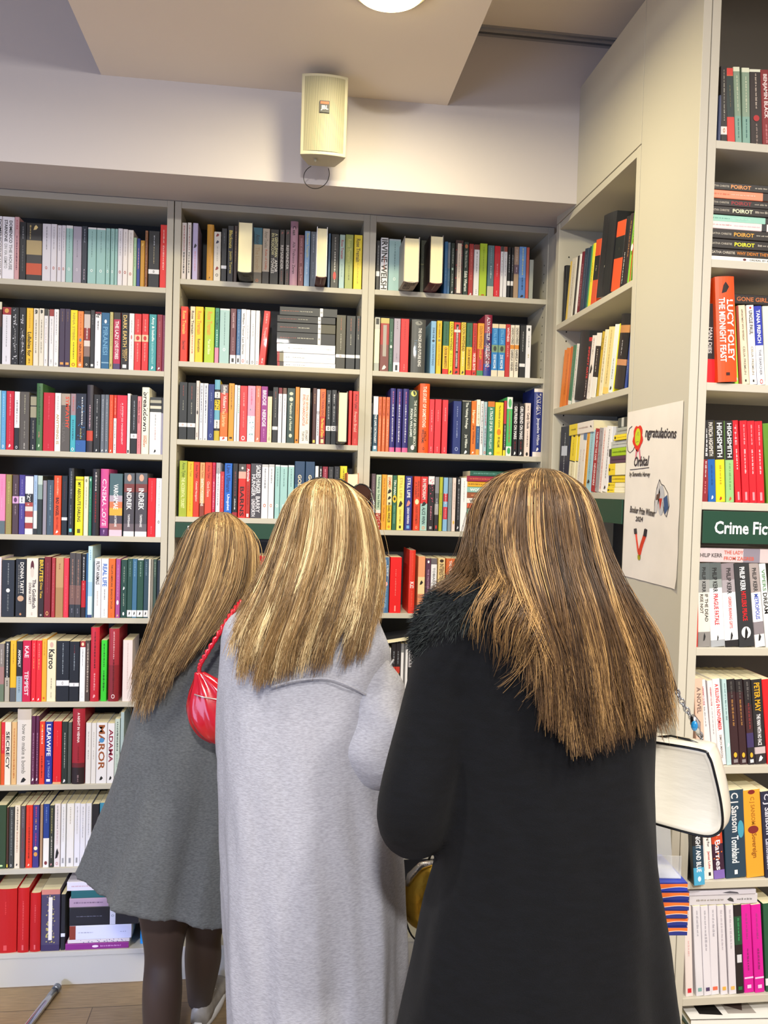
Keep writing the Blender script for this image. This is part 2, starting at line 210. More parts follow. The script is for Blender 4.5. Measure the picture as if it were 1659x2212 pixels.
BOOKS=r"""=L1 A 2450 top shelf of left bay
-991 18 210 0 s|eeeaf0|DOMENICO,222,.05,.5,.45,.2;THE HOUSE,555,.5,.95,.4,.2|
-972 39 210 0 -|f0ecf2|DOMENICO,222,.06,.42,.26,.2;THE HOUSE,777,.44,.85,.26,.2;STARNONE,222,.05,.4,.26,-.2;ON VIA GEMITO,999,.43,.83,.26,-.2|thick white book
-932 15 211 0 s|d4a0a4|~,a01838,.05,.2,.4;~,5a2040,.3,.85,.4|
-916 21 196 0 -|1a1c20|~,8a8c90,.08,.3,.4;~,666,.4,.85,.4|black with faint grey lettering book
-894 51 194 0 -|2a2826 .3 b09a6a .55 3a3634 .7 c8502a .9 2e2c2a|~,c8b070,.04,.3,.25,-.25;A,e0c888,.03,.12,.3,.1|broad dark spine with crowd painting book
-842 28 195 0 -|dcd8e0|~,555,.05,.45,.15;O,b8543c,.74,.79,.25|thickest white classic after the painting book
-813 19 195 0 -|dcd8e0|~,555,.05,.45,.2;O,b8543c,.74,.79,.35|white classic book, seventh from left end
-793 14 193 0 s|dcd8e0|~,555,.05,.45,.2;O,b8543c,.74,.79,.4|
-778 13 193 0 s|dcd8e0|~,555,.05,.45,.2;O,b8543c,.74,.79,.4|
-764 22 194 0 -|e4e4e4 .05 9cc5c0|~,4a6a68,.05,.5,.15;O,eef6f4,.74,.79,.35|aqua classic book, tenth from left end
-741 28 193 0 -|aaa4b4|~,5a5462,.25,.55,.12;O,d8d4dc,.74,.79,.2|lilac grey classic book
-712 18 195 0 -|1c2636|~,8a90a0,.05,.3,.5;~,b8a8b8,.75,.95,.7|dark navy slim book
-692 28 192 0 -|e4e4e4 .03 98c4bf|~,4a6a68,.07,.55,.12;O,eef6f4,.74,.79,.28|aqua classic book, thirteenth from left end
-663 30 192 0 -|e4e4e4 .03 98c4bf|~,4a6a68,.07,.45,.12;O,eef6f4,.74,.79,.28|aqua classic book, thirteenth from right end
-632 14 193 0 s|98c4bf|~,4a6a68,.05,.7,.15;O,eef6f4,.74,.79,.4|
-616 13 193 0 s|98c4bf|~,4a6a68,.05,.4,.15;O,eef6f4,.74,.79,.4|
-602 9 193 0 s|98c4bf|~,4a6a68,.05,.4,.2|
-592 16 195 0 s|e6e2e8|~,555,.05,.48,.15;O,b03a2c,.74,.79,.45|
-575 16 194 0 s|f0e8e4|~,555,.05,.48,.15;O,b03a2c,.74,.79,.45|
-558 18 192 0 s|f4ece2|~,555,.05,.42,.15;O,b03a2c,.76,.81,.4|
-539 10 167 0 s|aacda0|~,5a7a58,.2,.6,.3|
-528 11 165 0 s|2a3f8f|~,e8a0a0,.2,.65,.4|
-516 14 159 0 s|c8901e|A,e8c060,.05,.12,.4|
-501 9 194 0 s|a06840|~,3a1c10,.03,.97,.4|
-489 37 194 0 -|15171c .68 e8e8ea .76 15171c|~,c8ccd4,.08,.28,.12;~,c8b890,.28,.58,.12;O,444,.7,.74,.15|black classic with white band beside red book
-450 23 217 0 -|dd1f1a|~,f4c8c0,.08,.3,.35;~,f4c8c0,.33,.72,.35|bright red with pale label strips book
=L2 A 2161 second shelf of left bay
-994 24 211 0 s|e0dcc0 .12 4a2a24 .4 1c1c22|~,888,.5,.8,.3|
-968 28 194 0 -|9c1824 .13 e8e6ee|o,d8a050,.02,.1,.5;~,777,.16,.7,.15;~,999,.85,.95,.15|white classic with red top book
-937 23 194 0 -|1b1b1f|~,c8c8cc,.12,.3,.35;~,999,.4,.75,.4;*,e8e8f0,.02,.97,.6|black starry spotted book, third from left end
-913 22 195 0 -|1b1b1f|~,c8c8cc,.12,.3,.35;~,999,.4,.75,.4;*,e8e8f0,.02,.97,.6|black starry spotted book, fourth from left end
-889 21 195 0 -|f2c230|~,c89020,.05,.35,.3;Lullabies for,1a1408,.42,.84,.6;~,8a6a18,.88,.97,.5|yellow with black brush script book
-866 17 195 0 s|ece4d2|*,3a3a34,.03,.09,.4;~,6a6458,.2,.55,.3;~,888070,.58,.78,.3|
-848 16 196 0 s|ece4d2|*,3a3a34,.03,.09,.4;~,6a6458,.2,.55,.3;~,888070,.58,.78,.3|
-831 12 195 0 s|3a3a34 .12 f0eef0|~,555,.17,.3,.2;~,b06a60,.32,.6,.2;~,888,.88,.95,.3|
-815 15 195 0 s|a03a34 .12 f0eef0|~,555,.17,.3,.2;~,777,.32,.6,.2;~,888,.88,.95,.3|
-799 15 196 0 s|f4f2f4|~,555,.05,.45,.2;~,999,.55,.75,.2;O,888,.93,.97,.3|
-781 18 199 0 -|40304c|~,8a6a50,.05,.22,.25;=,e8a050,.92,.96,.6|dark purple book, eleventh from left end
-763 18 199 0 -|40304c|~,8a6a50,.05,.22,.25;=,e8a050,.92,.96,.6|dark purple book, twelfth from left end
-745 23 196 0 -|f8e404|NINA STIBBE,b8a030,.05,.53,.35;~,6a5a10,.56,.85,.4;O,c05a1c,.92,.98,.5|bright yellow book
-721 19 194 0 -|f08a3a|~,c86020,.05,.45,.3;o,4a90a8,.48,.54,.4;NINA STIBBE,7a3810,.58,.9,.4;O,fff,.93,.97,.4|orange book, fourteenth from left end
-700 21 196 0 -|1e1c1c .06 d0c0b8 .3 8c2424 .52 e0d4cc .62 8a7068 .8 1e1c1c|~,f0e8e4,.3,.5,.5;O,e8d8c0,.92,.96,.3|black red and cream photo book
-678 14 199 0 s|26282c|~,777,.08,.25,.4;=,dfe3e3,.93,.97,.6|
-663 20 194 0 -|8a1a2c .04 eee .1 f4f2f6|*,222,.03,.1,.8;~,555,.16,.32,.25;~,777,.88,.96,.25|white with black and red top book
-642 27 193 0 -|1d628f|o,f0f0f0,.12,.19,.3;=,4a88b0,.2,.21,.9;PIRANESI,6aa0c4,.25,.75,.6;=,8ab0c8,.88,.9,.9|deep blue with bird book
-614 11 196 0 s|c4bb78|~,7a7240,.05,.6,.2;A,6a6230,.9,.96,.4|
-602 24 196 0 -|2a2420 .12 b81c4c .9 4a3a6a|THE LAZY,f4e8e8,.15,.48,.5;LOVE STORIES,f4e8e8,.5,.82,.5|black and crimson lettered in white book
-576 26 196 0 -|1a181a|DARK EARTH,d8b870,.04,.6,.5;REBECCA,c8a868,.63,.85,.3,.2;STOTT,c8a868,.65,.8,.3,-.15;=,e8e8e8,.91,.97,.5|black DARK EARTH book
-549 17 195 0 s|f4eef0|~,888,.12,.35,.25;o,c87878,.38,.46,.3;~,aaa,.5,.8,.25|
-531 23 195 0 -|dc2c30 .37 f2c8a0 .49 dc2c30|~,f0a098,.1,.33,.3;o,c82c30,.39,.47,.5;~,f0a098,.52,.85,.3|red with cream middle band book, fifth from right end
-506 22 196 0 -|dc2c30 .37 f2c8a0 .49 dc2c30|~,f0a098,.1,.33,.3;o,c82c30,.39,.47,.5;~,f0a098,.52,.85,.3|red with cream middle band book, fourth from right end
-482 25 196 0 -|38999f|Amy & Isabelle,e8f4f0,.05,.48,.45;ELIZABETH STROUT,a0d4d4,.5,.88,.25;A,fff,.91,.97,.3|teal book, third from right end
-455 18 196 0 s|8a2034|~,c88088,.12,.4,.25;~,b06068,.45,.85,.25;A,fff,.93,.97,.4|
-437 12 195 0 s|7a1c48|~,a04870,.1,.8,.3|
=L3 A 1871 third shelf of left bay
-983 15 201 0 s|a8d0d8||
-967 15 200 0 s|60a8d8|~,a8d4f0,.05,.45,.4;~,88c0e4,.5,.9,.3;O,fff,.92,.97,.4|
-951 25 200 0 -|cc1230|~,f4a0a8,.05,.42,.4;~,e86878,.5,.85,.2;A,fff,.9,.96,.3|red with script title book
-924 17 199 0 s|f2f0f2 .62 1c1c20|~,666,.15,.38,.4;~,a87878,.4,.56,.3;O,e0e0e0,.93,.98,.4|
-905 30 199 0 -|58524c|~,a8a48c,.05,.38,.55;~,9c988c,.5,.65,.2;~,9c988c,.68,.8,.2;~,c8c4bc,.88,.98,.4|taupe grey book
-873 21 188 0 -|17191f .02 a09a80 .18 17191f .2 a09a80 .4 17191f|~,9c988c,.46,.8,.25;~,d8d8d0,.9,.98,.4|black with beige blocks book
-851 20 230 0 h|436f42|~,274a2a,.05,.62,.5;~,c88878,.72,.82,.4;A,c8e0c0,.9,.95,.3|tall dark green hardback book
-830 37 200 0 -|c80a2a|~,e86070,.06,.48,.12;~,e87080,.88,.97,.12|broad crimson book
-792 20 200 0 -|f4f0ee|~,999,.05,.3,.25;ANYTHING IS,b8a070,.36,.88,.45|white with gold capitals book
-771 30 199 0 -|b0a090 .2 5a5450|SYMPATHY,e04a2c,.05,.6,.4,.2;OLIVIA,6a6460,.5,.85,.35,-.2|grey and tan book
-740 18 200 0 -|a08890 .37 44b0c0|~,c86060,.05,.3,.5;~,24586c,.45,.8,.4;O,e8e8e0,.93,.98,.5|turquoise with pinkish top book
-722 35 201 0 -|1a2238 .8 2c60a8|~,e8ecf0,.06,.55,.25,.1;~,b8b070,.6,.78,.25;*,3a80c0,.1,.95,.8|dark navy with blue flowers book
-685 21 232 0 h|302a34 .68 c8402c .83 302a34|~,c8a0b0,.3,.65,.4|tall black hardback with orange patch book
-663 23 200 0 -|191b20|~,c0c0c4,.08,.33,.2;~,c0c0c4,.38,.75,.2;A,fff,.94,.98,.2|black thin lettered book
-639 13 201 0 s|68707c|~,a8acb4,.08,.8,.4;A,ddd,.94,.98,.4|
-625 13 201 0 s|68707c|~,a8acb4,.08,.8,.4;A,ddd,.94,.98,.4|
-611 14 201 0 s|e84c22|~,f49060,.1,.75,.3;A,ffe,.94,.98,.3|
-596 10 201 0 s|d8321c .4 f4f2f2|~,f8a080,.05,.35,.5;~,666,.45,.75,.4;~,555,.85,.95,.4|
-585 34 201 0 -|d81838|A SYSTEM SO MAGNIFICENT,f6c8d0,.13,.85,.16,.05;~,e87888,.15,.4,.12,-.15|broad crimson A SYSTEM SO MAGNIFICENT book
-550 10 208 0 s|f2f2f4|~,aaa,.05,.45,.3;=,333,.94,.99,.5|
-538 22 204 0 -|15181f .66 eeeef0 .74 15181f|~,a8b0bc,.1,.6,.25;O,555,.68,.72,.2|black classic with white band book
-516 13 200 0 s|e4848c|modern times,5a1c24,.08,.47,.5;~,a85860,.6,.9,.3|
-501 25 232 0 h|f8f2dc|breakdown,1c1c1c,.07,.66,.6;CATHY,c05c30,.72,.85,.25,.15;SWEENEY,c05c30,.72,.9,.25,-.1|tall cream breakdown book
-474 39 199 0 -|383c3c .05 b0ac98 .1 2a2c2c .15 d8d4c0 .2 383c3c .26 f6f4f4|~,666,.3,.5,.14;~,c09088,.52,.75,.14;A,222,.91,.97,.2|white with swirling dark top book
-435 8 198 0 s|2a2c34 .27 a8a4b8||
=L4 A 1582 fourth shelf of left bay
-972 23 205 0 s|f18ab6 .78 5c6c70|~,e060a0,.08,.35,.2;~,f8b0d0,.4,.6,.2|
-948 19 204 0 -|9c8e48|~,c4b868,.12,.5,.4;~,b0a458,.6,.9,.3|olive book, second from left end
-927 21 203 0 -|4a3036 .36 dca8d8 .48 4a3036|~,a89098,.15,.33,.25;~,a89098,.52,.68,.25;o,5a2a5a,.38,.46,.5|brown with pink label book
-905 19 204 0 -|44368f .36 f0eef4 .48 44368f|~,8c84c0,.08,.33,.3;~,8c84c0,.52,.75,.25;~,333,.38,.46,.5|indigo with white label book
-885 26 200 0 -|f4f2f4 .3 1c1c20 .45 b0463c .52 e0d8d0 .6 b0463c .7 e8e0d8 .8 a83c34 .9 f2eef0|*,eee,.3,.5,.5|white black and red check book
-857 12 204 0 s|a8c4e4 .6 f0eee8 .9 2a2a2a|~,6a8ab0,.1,.5,.3|
-844 16 203 0 s|c4d4cc .15 8aa09c .4 26302e||
-826 12 187 0 s|9a94a2||
-813 22 189 0 -|44586a|~,8ca8b0,.1,.55,.4;~,7c98a4,.65,.85,.25|slate blue book
-790 24 205 0 -|f0501e|~,f8c0a0,.04,.33,.5;BAD ANGEL,3a140a,.37,.68,.45;BROTHERS,a83010,.7,.9,.3;A,fff,.92,.97,.35|orange BAD ANGEL BROTHERS book
-764 19 205 0 -|16202c .7 e8e8ee .75 16202c|~,603038,.1,.4,.3|dark navy classic with tiny label book
-741 18 232 0 h|23272e|~,8a9098,.05,.45,.4;~,787c84,.55,.85,.3;=,70c8d0,.9,.95,.5|tall black hardback with grey lettering book
-719 26 204 0 -|f8e81a .04 b8a81c .07 f8e81a|MY ABSOLUTE DARLING,1c1a08,.1,.77,.42;=,5a5410,.89,.96,.4|yellow MY ABSOLUTE DARLING book
-690 15 205 0 s|f2edcc|o,8c8c70,.04,.1,.4;~,9a9470,.18,.55,.3|
-674 10 205 0 s|2a7a60|o,b8e0d0,.03,.08,.5;~,70b8a0,.2,.6,.4;~,58a088,.65,.9,.3|
-662 24 232 0 h|1e1619|~,e8e0e0,.05,.33,.4;~,a82424,.35,.8,.4|tall black hardback with red script book
-635 27 233 0 h|d44c92 .88 5a2468|CINEMA LOVE,f8dcec,.15,.85,.5;~,c8a0d8,.91,.97,.4|tall magenta CINEMA LOVE book
-605 44 218 0 -|4a6870 .35 b8a8b8 .45 d87c50 .55 f0b03c .67 4c4450 .8 a8746c .9 e8c8d8|VARGAMAE,f4f2f0,.17,.57,.35;A H TAMMSAARE,f0ecec,.67,.85,.18|with sunset band book
-556 36 221 0 -|5a6068 .17 7c3a38 .3 4a464e .8 6a6068 .92 f0eef0|o,d8a890,.02,.13,.4;INDREK,f4f2f2,.24,.58,.45;TAMMSAARE,f0eef0,.65,.85,.2|dark grey book, fourth from right end
-517 40 222 0 -|5a6068 .17 7c3a38 .3 4a464e .8 6a6068 .92 f0eef0|o,d8a890,.02,.13,.4;INDREK,f4f2f2,.24,.58,.45;TAMMSAARE,f0eef0,.65,.85,.2|dark grey book, third from right end
-475 27 206 0 -|e00c22|~,f46870,.05,.4,.2;~,f47880,.82,.97,.2|bright red book
-447 21 206 0 -|f4f2f6|~,888,.05,.6,.15;O,555,.72,.77,.3|white with small black oval book
=L5 A 1296 fifth shelf of left bay
-975 16 205 0 s|f0dce4|~,c85088,.2,.8,.3|
-957 42 197 0 -|181a1e|~,8c9090,.06,.45,.25;o,e8e4e0,.5,.57,.3;~,7c8080,.6,.9,.25|broad black with small white emblem book
-912 35 201 0 -|100e0c|DONNA TARTT,e4e0d8,.06,.6,.35,.1;~,8c8880,.1,.6,.3,-.2;o,c8a080,.63,.73,.6;o,c88c60,.93,.97,.2|broad black book
-876 38 204 0 -|f2e6da|o,5a1c20,.04,.25,.3;o,d8ccc0,.15,.33,.3;The Goldfinch,2a2420,.36,.85,.32,.18;DONNA TARTT,3a3430,.42,.78,.22,-.18;~,c8b8a8,.92,.98,.2|cream The Goldfinch book
-837 19 205 0 -|2a1a16|BRUTES,e8c020,.03,.4,.65;Dizz Tate,d8b030,.42,.68,.4;O,eee,.95,.98,.3|dark brown BRUTES book
-817 22 210 0 -|7c141e|~,b05860,.1,.6,.15;O,e8b070,.9,.97,.4|maroon with yellow foot emblem book
-793 12 207 0 s|b03038|~,d88088,.1,.9,.2|
-780 26 207 0 -|c49c6c .5 b08858|~,98503c,.1,.2,.4|tan brown mottled book
-753 17 206 0 s|e23248|~,f07080,.3,.9,.2|
-734 20 225 0 -|4c4646 .5 7a5a54 .8 30343c|~,a88070,.1,.7,.4;~,889,.86,.94,.4|tall grey fading to brown book, tenth from left end
-714 19 224 0 -|4c4646 .5 7a5a54 .8 30343c|~,a88070,.1,.7,.4;~,889,.86,.94,.4|tall grey fading to brown book, eleventh from left end
-694 15 222 0 s|141216 .42 c0101c .84 2a1a1e|~,e0dcdc,.05,.42,.35;~,e88080,.46,.58,.4|
-678 5 225 0 s|3a70a8||
-672 15 249 0 -|c8e8f4 .5 a8d0f0 .7 d8ecf8 .96 3a4a80|~,6898b8,.05,.2,.4|tall pale ice blue book
-650 22 207 0 -|f0eef2|FILTHY ANIMALS,222,.05,.44,.55;BRANDON TAYLOR,b8a898,.55,.8,.2|white FILTHY ANIMALS book
-627 24 207 0 -|f2f0f4|REAL LIFE,2b68c0,.09,.47,.6;~,777,.52,.7,.25;~,bbb,.85,.97,.25|white REAL LIFE in blue book
-602 22 207 0 -|ee6c1c|THE LATE AMERICANS,5a3418,.1,.48,.3;BRANDON TAYLOR,5a3418,.51,.85,.3;~,c85010,.92,.98,.3|orange THE LATE AMERICANS book
-578 15 207 0 s|ac4c94|~,d898c8,.1,.65,.3;o,f0f0f4,.7,.78,.5;A,f0e080,.94,.98,.3|
-561 21 204 0 -|1d453c|~,a8b8a8,.12,.4,.25;A,eee,.46,.52,.3;~,a8b8a8,.58,.8,.25;o,eee,.9,.96,.3|dark green with tiny white emblems book
-539 17 208 0 s|234c42 .87 f0f0f0 .98 234c42|~,7c9c90,.05,.3,.3;A,222,.89,.95,.3|
-522 16 208 0 s|3e7094 .87 f0f0f0 .98 3e7094|~,90b8d0,.05,.3,.3;A,222,.89,.95,.3|
-505 21 208 0 -|dcdcdc .02 1f4c3c .87 f0f0f0 .98 1f4c3c|~,88a898,.05,.3,.3;A,222,.89,.95,.3|bottle green with white foot label book
-483 16 208 0 s|2c4858 .87 f0f0f0 .98 2c4858|~,88a0b0,.05,.3,.3;A,222,.89,.95,.3|
-467 7 208 0 s|e0dcd4||
-459 8 207 0 s|8a8478||
-451 11 208 0 s|3a5048|~,98a890,.05,.3,.4|
-438 13 205 0 s|1e2a38||
=L6 A 1002 sixth shelf of left bay
-964 19 201 0 s|8c8078 .4 a87c78 .7 6c7c64|~,d8d0c8,.1,.35,.3|
-943 16 209 0 s|1a1a1a .6 b8b0a0|~,e8e4dc,.03,.6,.6;~,3a3834,.65,.75,.4|
-925 20 213 0 -|f8bc10 .77 56585c|~,8c6c18,.06,.38,.2|amber yellow with grey foot book
-905 20 210 0 -|1a181c .58 9cb4c4|ANOMALY,f0f0f0,.14,.43,.45;~,5c7484,.6,.85,.4|ANOMALY in white on black book
-884 27 213 0 -|d00c44|KAE,f8dce4,.09,.28,.5;TEMPEST,f8dce4,.5,.9,.5|crimson book, fifth from left end
-856 16 213 0 s|ec1c2c|~,f8988c,.05,.28,.3;~,f8a870,.3,.48,.3;A,fff,.94,.98,.3|
-839 18 213 0 -|ec1c2c|~,f8988c,.05,.28,.3;~,f8a870,.3,.48,.3;A,fff,.94,.98,.3|scarlet book, seventh from left end
-821 16 219 0 s|f4b42c|~,b87c18,.05,.28,.25;=,d8561c,.93,.96,.4|
-804 30 214 0 -|faecc8|o,d8b0a0,.03,.12,.4;Karoo,1a1814,.15,.47,.65;~,8c8070,.62,.8,.2;~,b8ac98,.85,.95,.2|cream book, ninth from left end
-772 43 212 0 -|0d1420 .65 f0f0f4 .74 0d1420|~,a8b4c0,.04,.55,.1;O,999,.67,.72,.12|broadest black classic with white band book
-729 33 210 0 -|0f1520 .69 f0f0f4 .75 0f1520|~,6c3038,.06,.2,.15;~,a8b4c0,.2,.5,.15;O,999,.7,.74,.12|black classic next to white one book
-694 18 211 0 -|a82c30 .1 f8f8fa|o,e8d8b0,.02,.08,.5;~,777,.14,.42,.25;~,bbb,.85,.95,.2|white classic with red top book
-675 15 214 0 s|4a3a34|~,d8c8b8,.05,.85,.6|
-658 29 260 0 h|cc1c30|~,3a0c14,.06,.55,.45;~,f4b0b8,.62,.85,.3;A,f4b0b8,.9,.95,.3|tall red hardback with black lettering book
-623 20 215 0 -|34d42c|~,144410,.06,.45,.5;~,144410,.5,.85,.5|vivid green book
-597 35 256 0 h|a82430 .5 8c1820|~,e8b0b4,.04,.42,.4;~,5c0c14,.42,.9,.45;O,f0d0d0,.9,.96,.35|tall dark red hardback book
-549 33 216 0 -|f6e6e2|~,d8b8b4,.05,.8,.15|pale pink beside the hair book
=L7 A 712 seventh shelf of left bay
-966 14 221 0 s|b88c34||
-951 12 219 0 s|e0202c .5 e8581c|~,f8b0a0,.2,.45,.3|
-939 20 219 0 -|f6ecdc|SECRECY,1c1a18,.15,.75,.6|cream SECRECY book
-917 17 218 0 -|e8bc80|~,c87838,.1,.9,.5|tan with orange marbling book
-898 46 264 0 h|d0c4b8 .14 e8e0d8|how to make a bomb,8c8880,.2,.85,.3;A,1c1c1c,.9,.97,.4|thick tall off white how to make a bomb book
-851 13 240 0 s|5a1a44|~,b888a8,.25,.9,.4;A,f0e0ec,.9,.95,.5|
-837 11 240 0 s|5a1a44|~,b888a8,.25,.9,.4;A,f0e0ec,.9,.95,.5|
-825 18 220 0 -|e83c20|~,f8d050,.05,.15,.5;~,f8ece0,.15,.36,.5;~,6c1410,.55,.9,.5|red orange with yellow emblem book
-806 25 219 0 -|1a2c98|LEARWIFE,f0f0f4,.04,.55,.55;J R THORP,8898d0,.62,.9,.35;=,fff,.92,.96,.5|royal blue LEARWIFE book
-779 28 220 0 -|e00c1a .97 e8b080|~,f06868,.15,.4,.1;~,f07878,.88,.96,.15|glossy red book
-750 20 219 0 -|1d2c26|~,d8dcd4,.18,.75,.2;A,f0f0f0,.92,.98,.4|black green thin lettered book
-729 12 217 0 s|4a524c||
-714 42 265 0 h|a41428 .72 6a1420 .78 241014|A NIGHT IN VIENNA,f8e8e4,.05,.45,.2;~,70101c,.5,.7,.3;~,a88c90,.88,.97,.3|thick tall red A NIGHT IN VIENNA book
-669 18 215 0 -|f0ece8|~,8c8880,.15,.4,.2;~,8c8880,.45,.6,.2|off white plain book, sixth from right end
-650 16 214 0 s|f0ece8|~,8c8880,.15,.4,.2;~,8c8880,.45,.6,.2|
-633 36 215 0 -|f2f0f2|MAROR,9c5428,.04,.78,.6;o,4c90c8,.25,.33,.5;A,1c1c1c,.88,.95,.35|white MAROR book
-596 24 212 0 -|f2f0f2|ADAMA,8c1838,.1,.65,.6;A,1c1c1c,.88,.95,.4|white ADAMA book
-571 17 228 0 -|c8d8cc|~,2c3c34,.05,.5,.4;~,8ca898,.55,.75,.25|pale green with black lettering book
-552 12 251 0 s|b4c8c8||
=L8 A 418 eighth shelf of left bay
-962 32 223 0 -|2c4628|o,c8e0a0,.94,.97,.4|dark green broad book
-929 7 215 0 s|4a2c20|=,e8d040,.93,.98,.6|
-921 17 216 0 -|3a3e3c|~,8c9490,.05,.8,.4;O,eee,.93,.97,.3|charcoal rough lettered book
-902 18 222 0 -|f2e4cc|~,5c4838,.03,.4,.4;~,b88c70,.42,.75,.5;A,222,.92,.96,.3|cream with bold lettering book
-882 15 219 0 s|5a5056|~,908890,.05,.35,.4;~,8c4850,.38,.75,.4|
-865 22 221 0 -|e8381c|~,c02c14,.03,.33,.5;~,6c140c,.35,.85,.5;A,f8d8c8,.93,.97,.3|vermilion with dark lettering book
-842 21 221 0 -|3c3480|~,d84868,.03,.2,.6;~,e8a038,.22,.3,.5;~,e8e0c0,.33,.4,.5;~,c84070,.45,.65,.6;o,f0e8c0,.66,.72,.6;o,d89848,.75,.82,.6|indigo with multicolour lettering book
-818 9 222 0 s|b08c6c||
-807 20 224 0 -|1c3c8c .54 f4f0e8|~,7890c8,.05,.3,.3;o,7c3438,.9,.96,.5|blue above white book
-786 15 219 0 s|30342a|~,b8b068,.05,.45,.4;~,d0ccb8,.5,.85,.4;A,e8a0a0,.93,.97,.3|
-770 20 224 0 -|f2e8e4|~,6c6468,.03,.4,.3;~,c8a8a8,.42,.65,.3;A,1c1c1c,.7,.87,.6;O,c88888,.92,.97,.4|white with small black figure book
-748 16 223 0 -|f6f4f2|~,888,.05,.6,.2;=,aaa,.86,.94,.4|white slim book
-729 25 224 0 -|f8f4ec|~,a89c80,.06,.33,.2;=,999,.86,.94,.3|creamy white book
-703 19 224 0 -|f2f0f4|~,888,.05,.5,.2;=,999,.86,.94,.3|white with maroon edged cover book
-683 18 223 0 -|f0eef2|~,888,.05,.55,.2;=,999,.86,.94,.3|white with orange edged cover book
-664 19 224 0 -|ecebf0|~,888,.05,.5,.2|white beside coat book
-642 23 221 0 -|181418||black beside coat book
-618 25 224 0 -|3c90b0||teal blue half hidden by coat book
=L9 A 121 bottom shelf of left bay
-964 74 225 0 h|c00000|~,e04848,.2,.4,.1;=,d85050,.88,.96,.15|broadest red hardback book
-887 38 228 0 h|c40208|~,e06060,.2,.8,.15;=,e06868,.88,.96,.15|red hardback between two red ones book
-846 35 208 0 h|c2020a|~,e06060,.2,.5,.15;=,e06868,.88,.96,.15|shorter red hardback beside patterned one book
-809 63 218 0 -|d88878 .08 4a4260 .9 3a2c54|P,c8b868,.1,.88,.5;|,f0e8dc,.12,.82,.2|navy and gold patterned with white label book
-743 15 199 0 s|14151b .7 e8e8f0 .76 14151b||
-474 15 94 0 s|1a9ce8||
-456 22 75 0 s|dcdef2|~,8890c0,.1,.8,.4|
=M1 A 2485 top shelf of middle bay
-378 17 195 0 s|d8cec8|~,a03c34,.05,.5,.4;~,333,.52,.9,.5|
-358 13 196 0 s|e0d8d0|~,a03c34,.05,.5,.4;~,333,.52,.9,.5|
-340 18 196 0 -|bcb0d4|A,2a2438,.36,.44,.6;~,c87c8c,.5,.85,.3|lilac with black bow book
-291 23 194 0 h|d0942a|~,b07418,.05,.4,.15;~,b07418,.55,.85,.15;A,5c3c10,.93,.97,.2|thick amber orange book
-267 24 171 0 -|e4dcce|A,8c2c28,.03,.1,.5;A,1c2448,.17,.24,.5;A,8c2c28,.7,.78,.5;~,a8a090,.3,.6,.2;O,5c5448,.85,.91,.4|ivory with scattered stars book
-241 19 184 0 s|191b22 .7 ecebee .76 191b22|~,6c7078,.08,.3,.2|
-220 21 195 0 -|16141c|Blackouts,dcc458,.08,.4,.55;Justin Torres,c8b450,.45,.85,.55|black Blackouts book
-198 12 196 0 s|38201c|~,a88458,.1,.65,.5|
-132 32 195 0 -|1f6c88 .3 c8b898 .8 6c6458|Amor,1c3c4c,.12,.3,.5;The Lincoln,b89c78,.35,.75,.45;O,c87040,.92,.97,.3|teal above sand Amor book
-99 25 193 0 -|c8bcb0 .78 2a2422|Amor Towles,8c8478,.05,.35,.5;Rules of Civility,c06040,.38,.75,.4|beige Rules of Civility book
-72 30 192 0 -|151310|A GENTLEMAN,d8d4a0,.07,.5,.35,.2;IN MOSCOW,d8d4a0,.07,.47,.35,-.2;AMOR,e8e4dc,.55,.78,.35,.2;TOWLES,e8e4dc,.52,.8,.35,-.2|black A GENTLEMAN IN MOSCOW book
-39 17 193 0 s|352d2a|REMAINDER,c8c0b8,.28,.72,.55;~,8c4c3c,.75,.95,.35;A,8c4c48,.03,.08,.5|
-19 16 194 0 s|352d2a|REMAINDER,c8c0b8,.28,.72,.55;~,8c4c3c,.75,.95,.35;A,8c4c48,.03,.08,.5|
-2 27 225 0 h|c292a0|Clean,2a1c24,.08,.22,.45;Alia Trabucco Zeran,5c3848,.32,.82,.35|tall mauve Clean book
27 20 179 0 s|743038|SHADE AND BREEZE,b87c80,.06,.55,.35;Quynh Tran,b8888c,.62,.9,.4|
49 19 194 0 s|84a8cc|Barbara Trapido,c8c488,.04,.48,.55;~,c8d4e0,.52,.8,.3|
70 20 194 0 -|5a626c|~,9ca4ac,.05,.4,.4;~,8c98a0,.55,.85,.3|slate grey book
133 8 191 0 s|3c6490||
143 28 190 0 -|16181c|~,b8b8b8,.06,.3,.35;~,e8e8e8,.33,.55,.4;~,e8e8e8,.55,.9,.5;o,c82424,.7,.85,.4|black with white and red lettering book
173 19 190 0 s|a8c8cc|Rose Tremain,a84454,.1,.45,.5;~,7c9ca0,.55,.8,.3|
194 28 192 0 -|a0ac58|Rose Tremain,c8cc70,.08,.5,.5;~,5c6430,.57,.85,.25|sage green book
225 29 192 0 -|ecd40c|Rose Tremain,5c4c08,.07,.5,.5;~,a89010,.52,.9,.2|yellow book, at right end
=M2 A 2199 second shelf of middle bay
-375 24 191 0 -|e4341a|Rose Tremain,f4b85c,.08,.5,.5;Sacred,5c1408,.62,.78,.4|red book, first from left end
-343 17 193 0 s|f2dcb4|Rose Tremain,3a2c28,.08,.5,.55;~,d84c34,.52,.85,.4|
-325 27 193 0 -|fccc14|Rose Tremain,d87818,.08,.5,.5;Restoration,5c4408,.58,.82,.35|deep yellow book
-293 34 193 0 -|b0cc28|Rose Tremain,e08828,.08,.5,.5;Music and Silence,e8f0b8,.58,.85,.3|lime green book
-257 14 192 0 s|3a8a70 .72 f088a8|ROSE TREMAIN,1c4c40,.07,.38,.6;~,c8e8dc,.4,.7,.4|
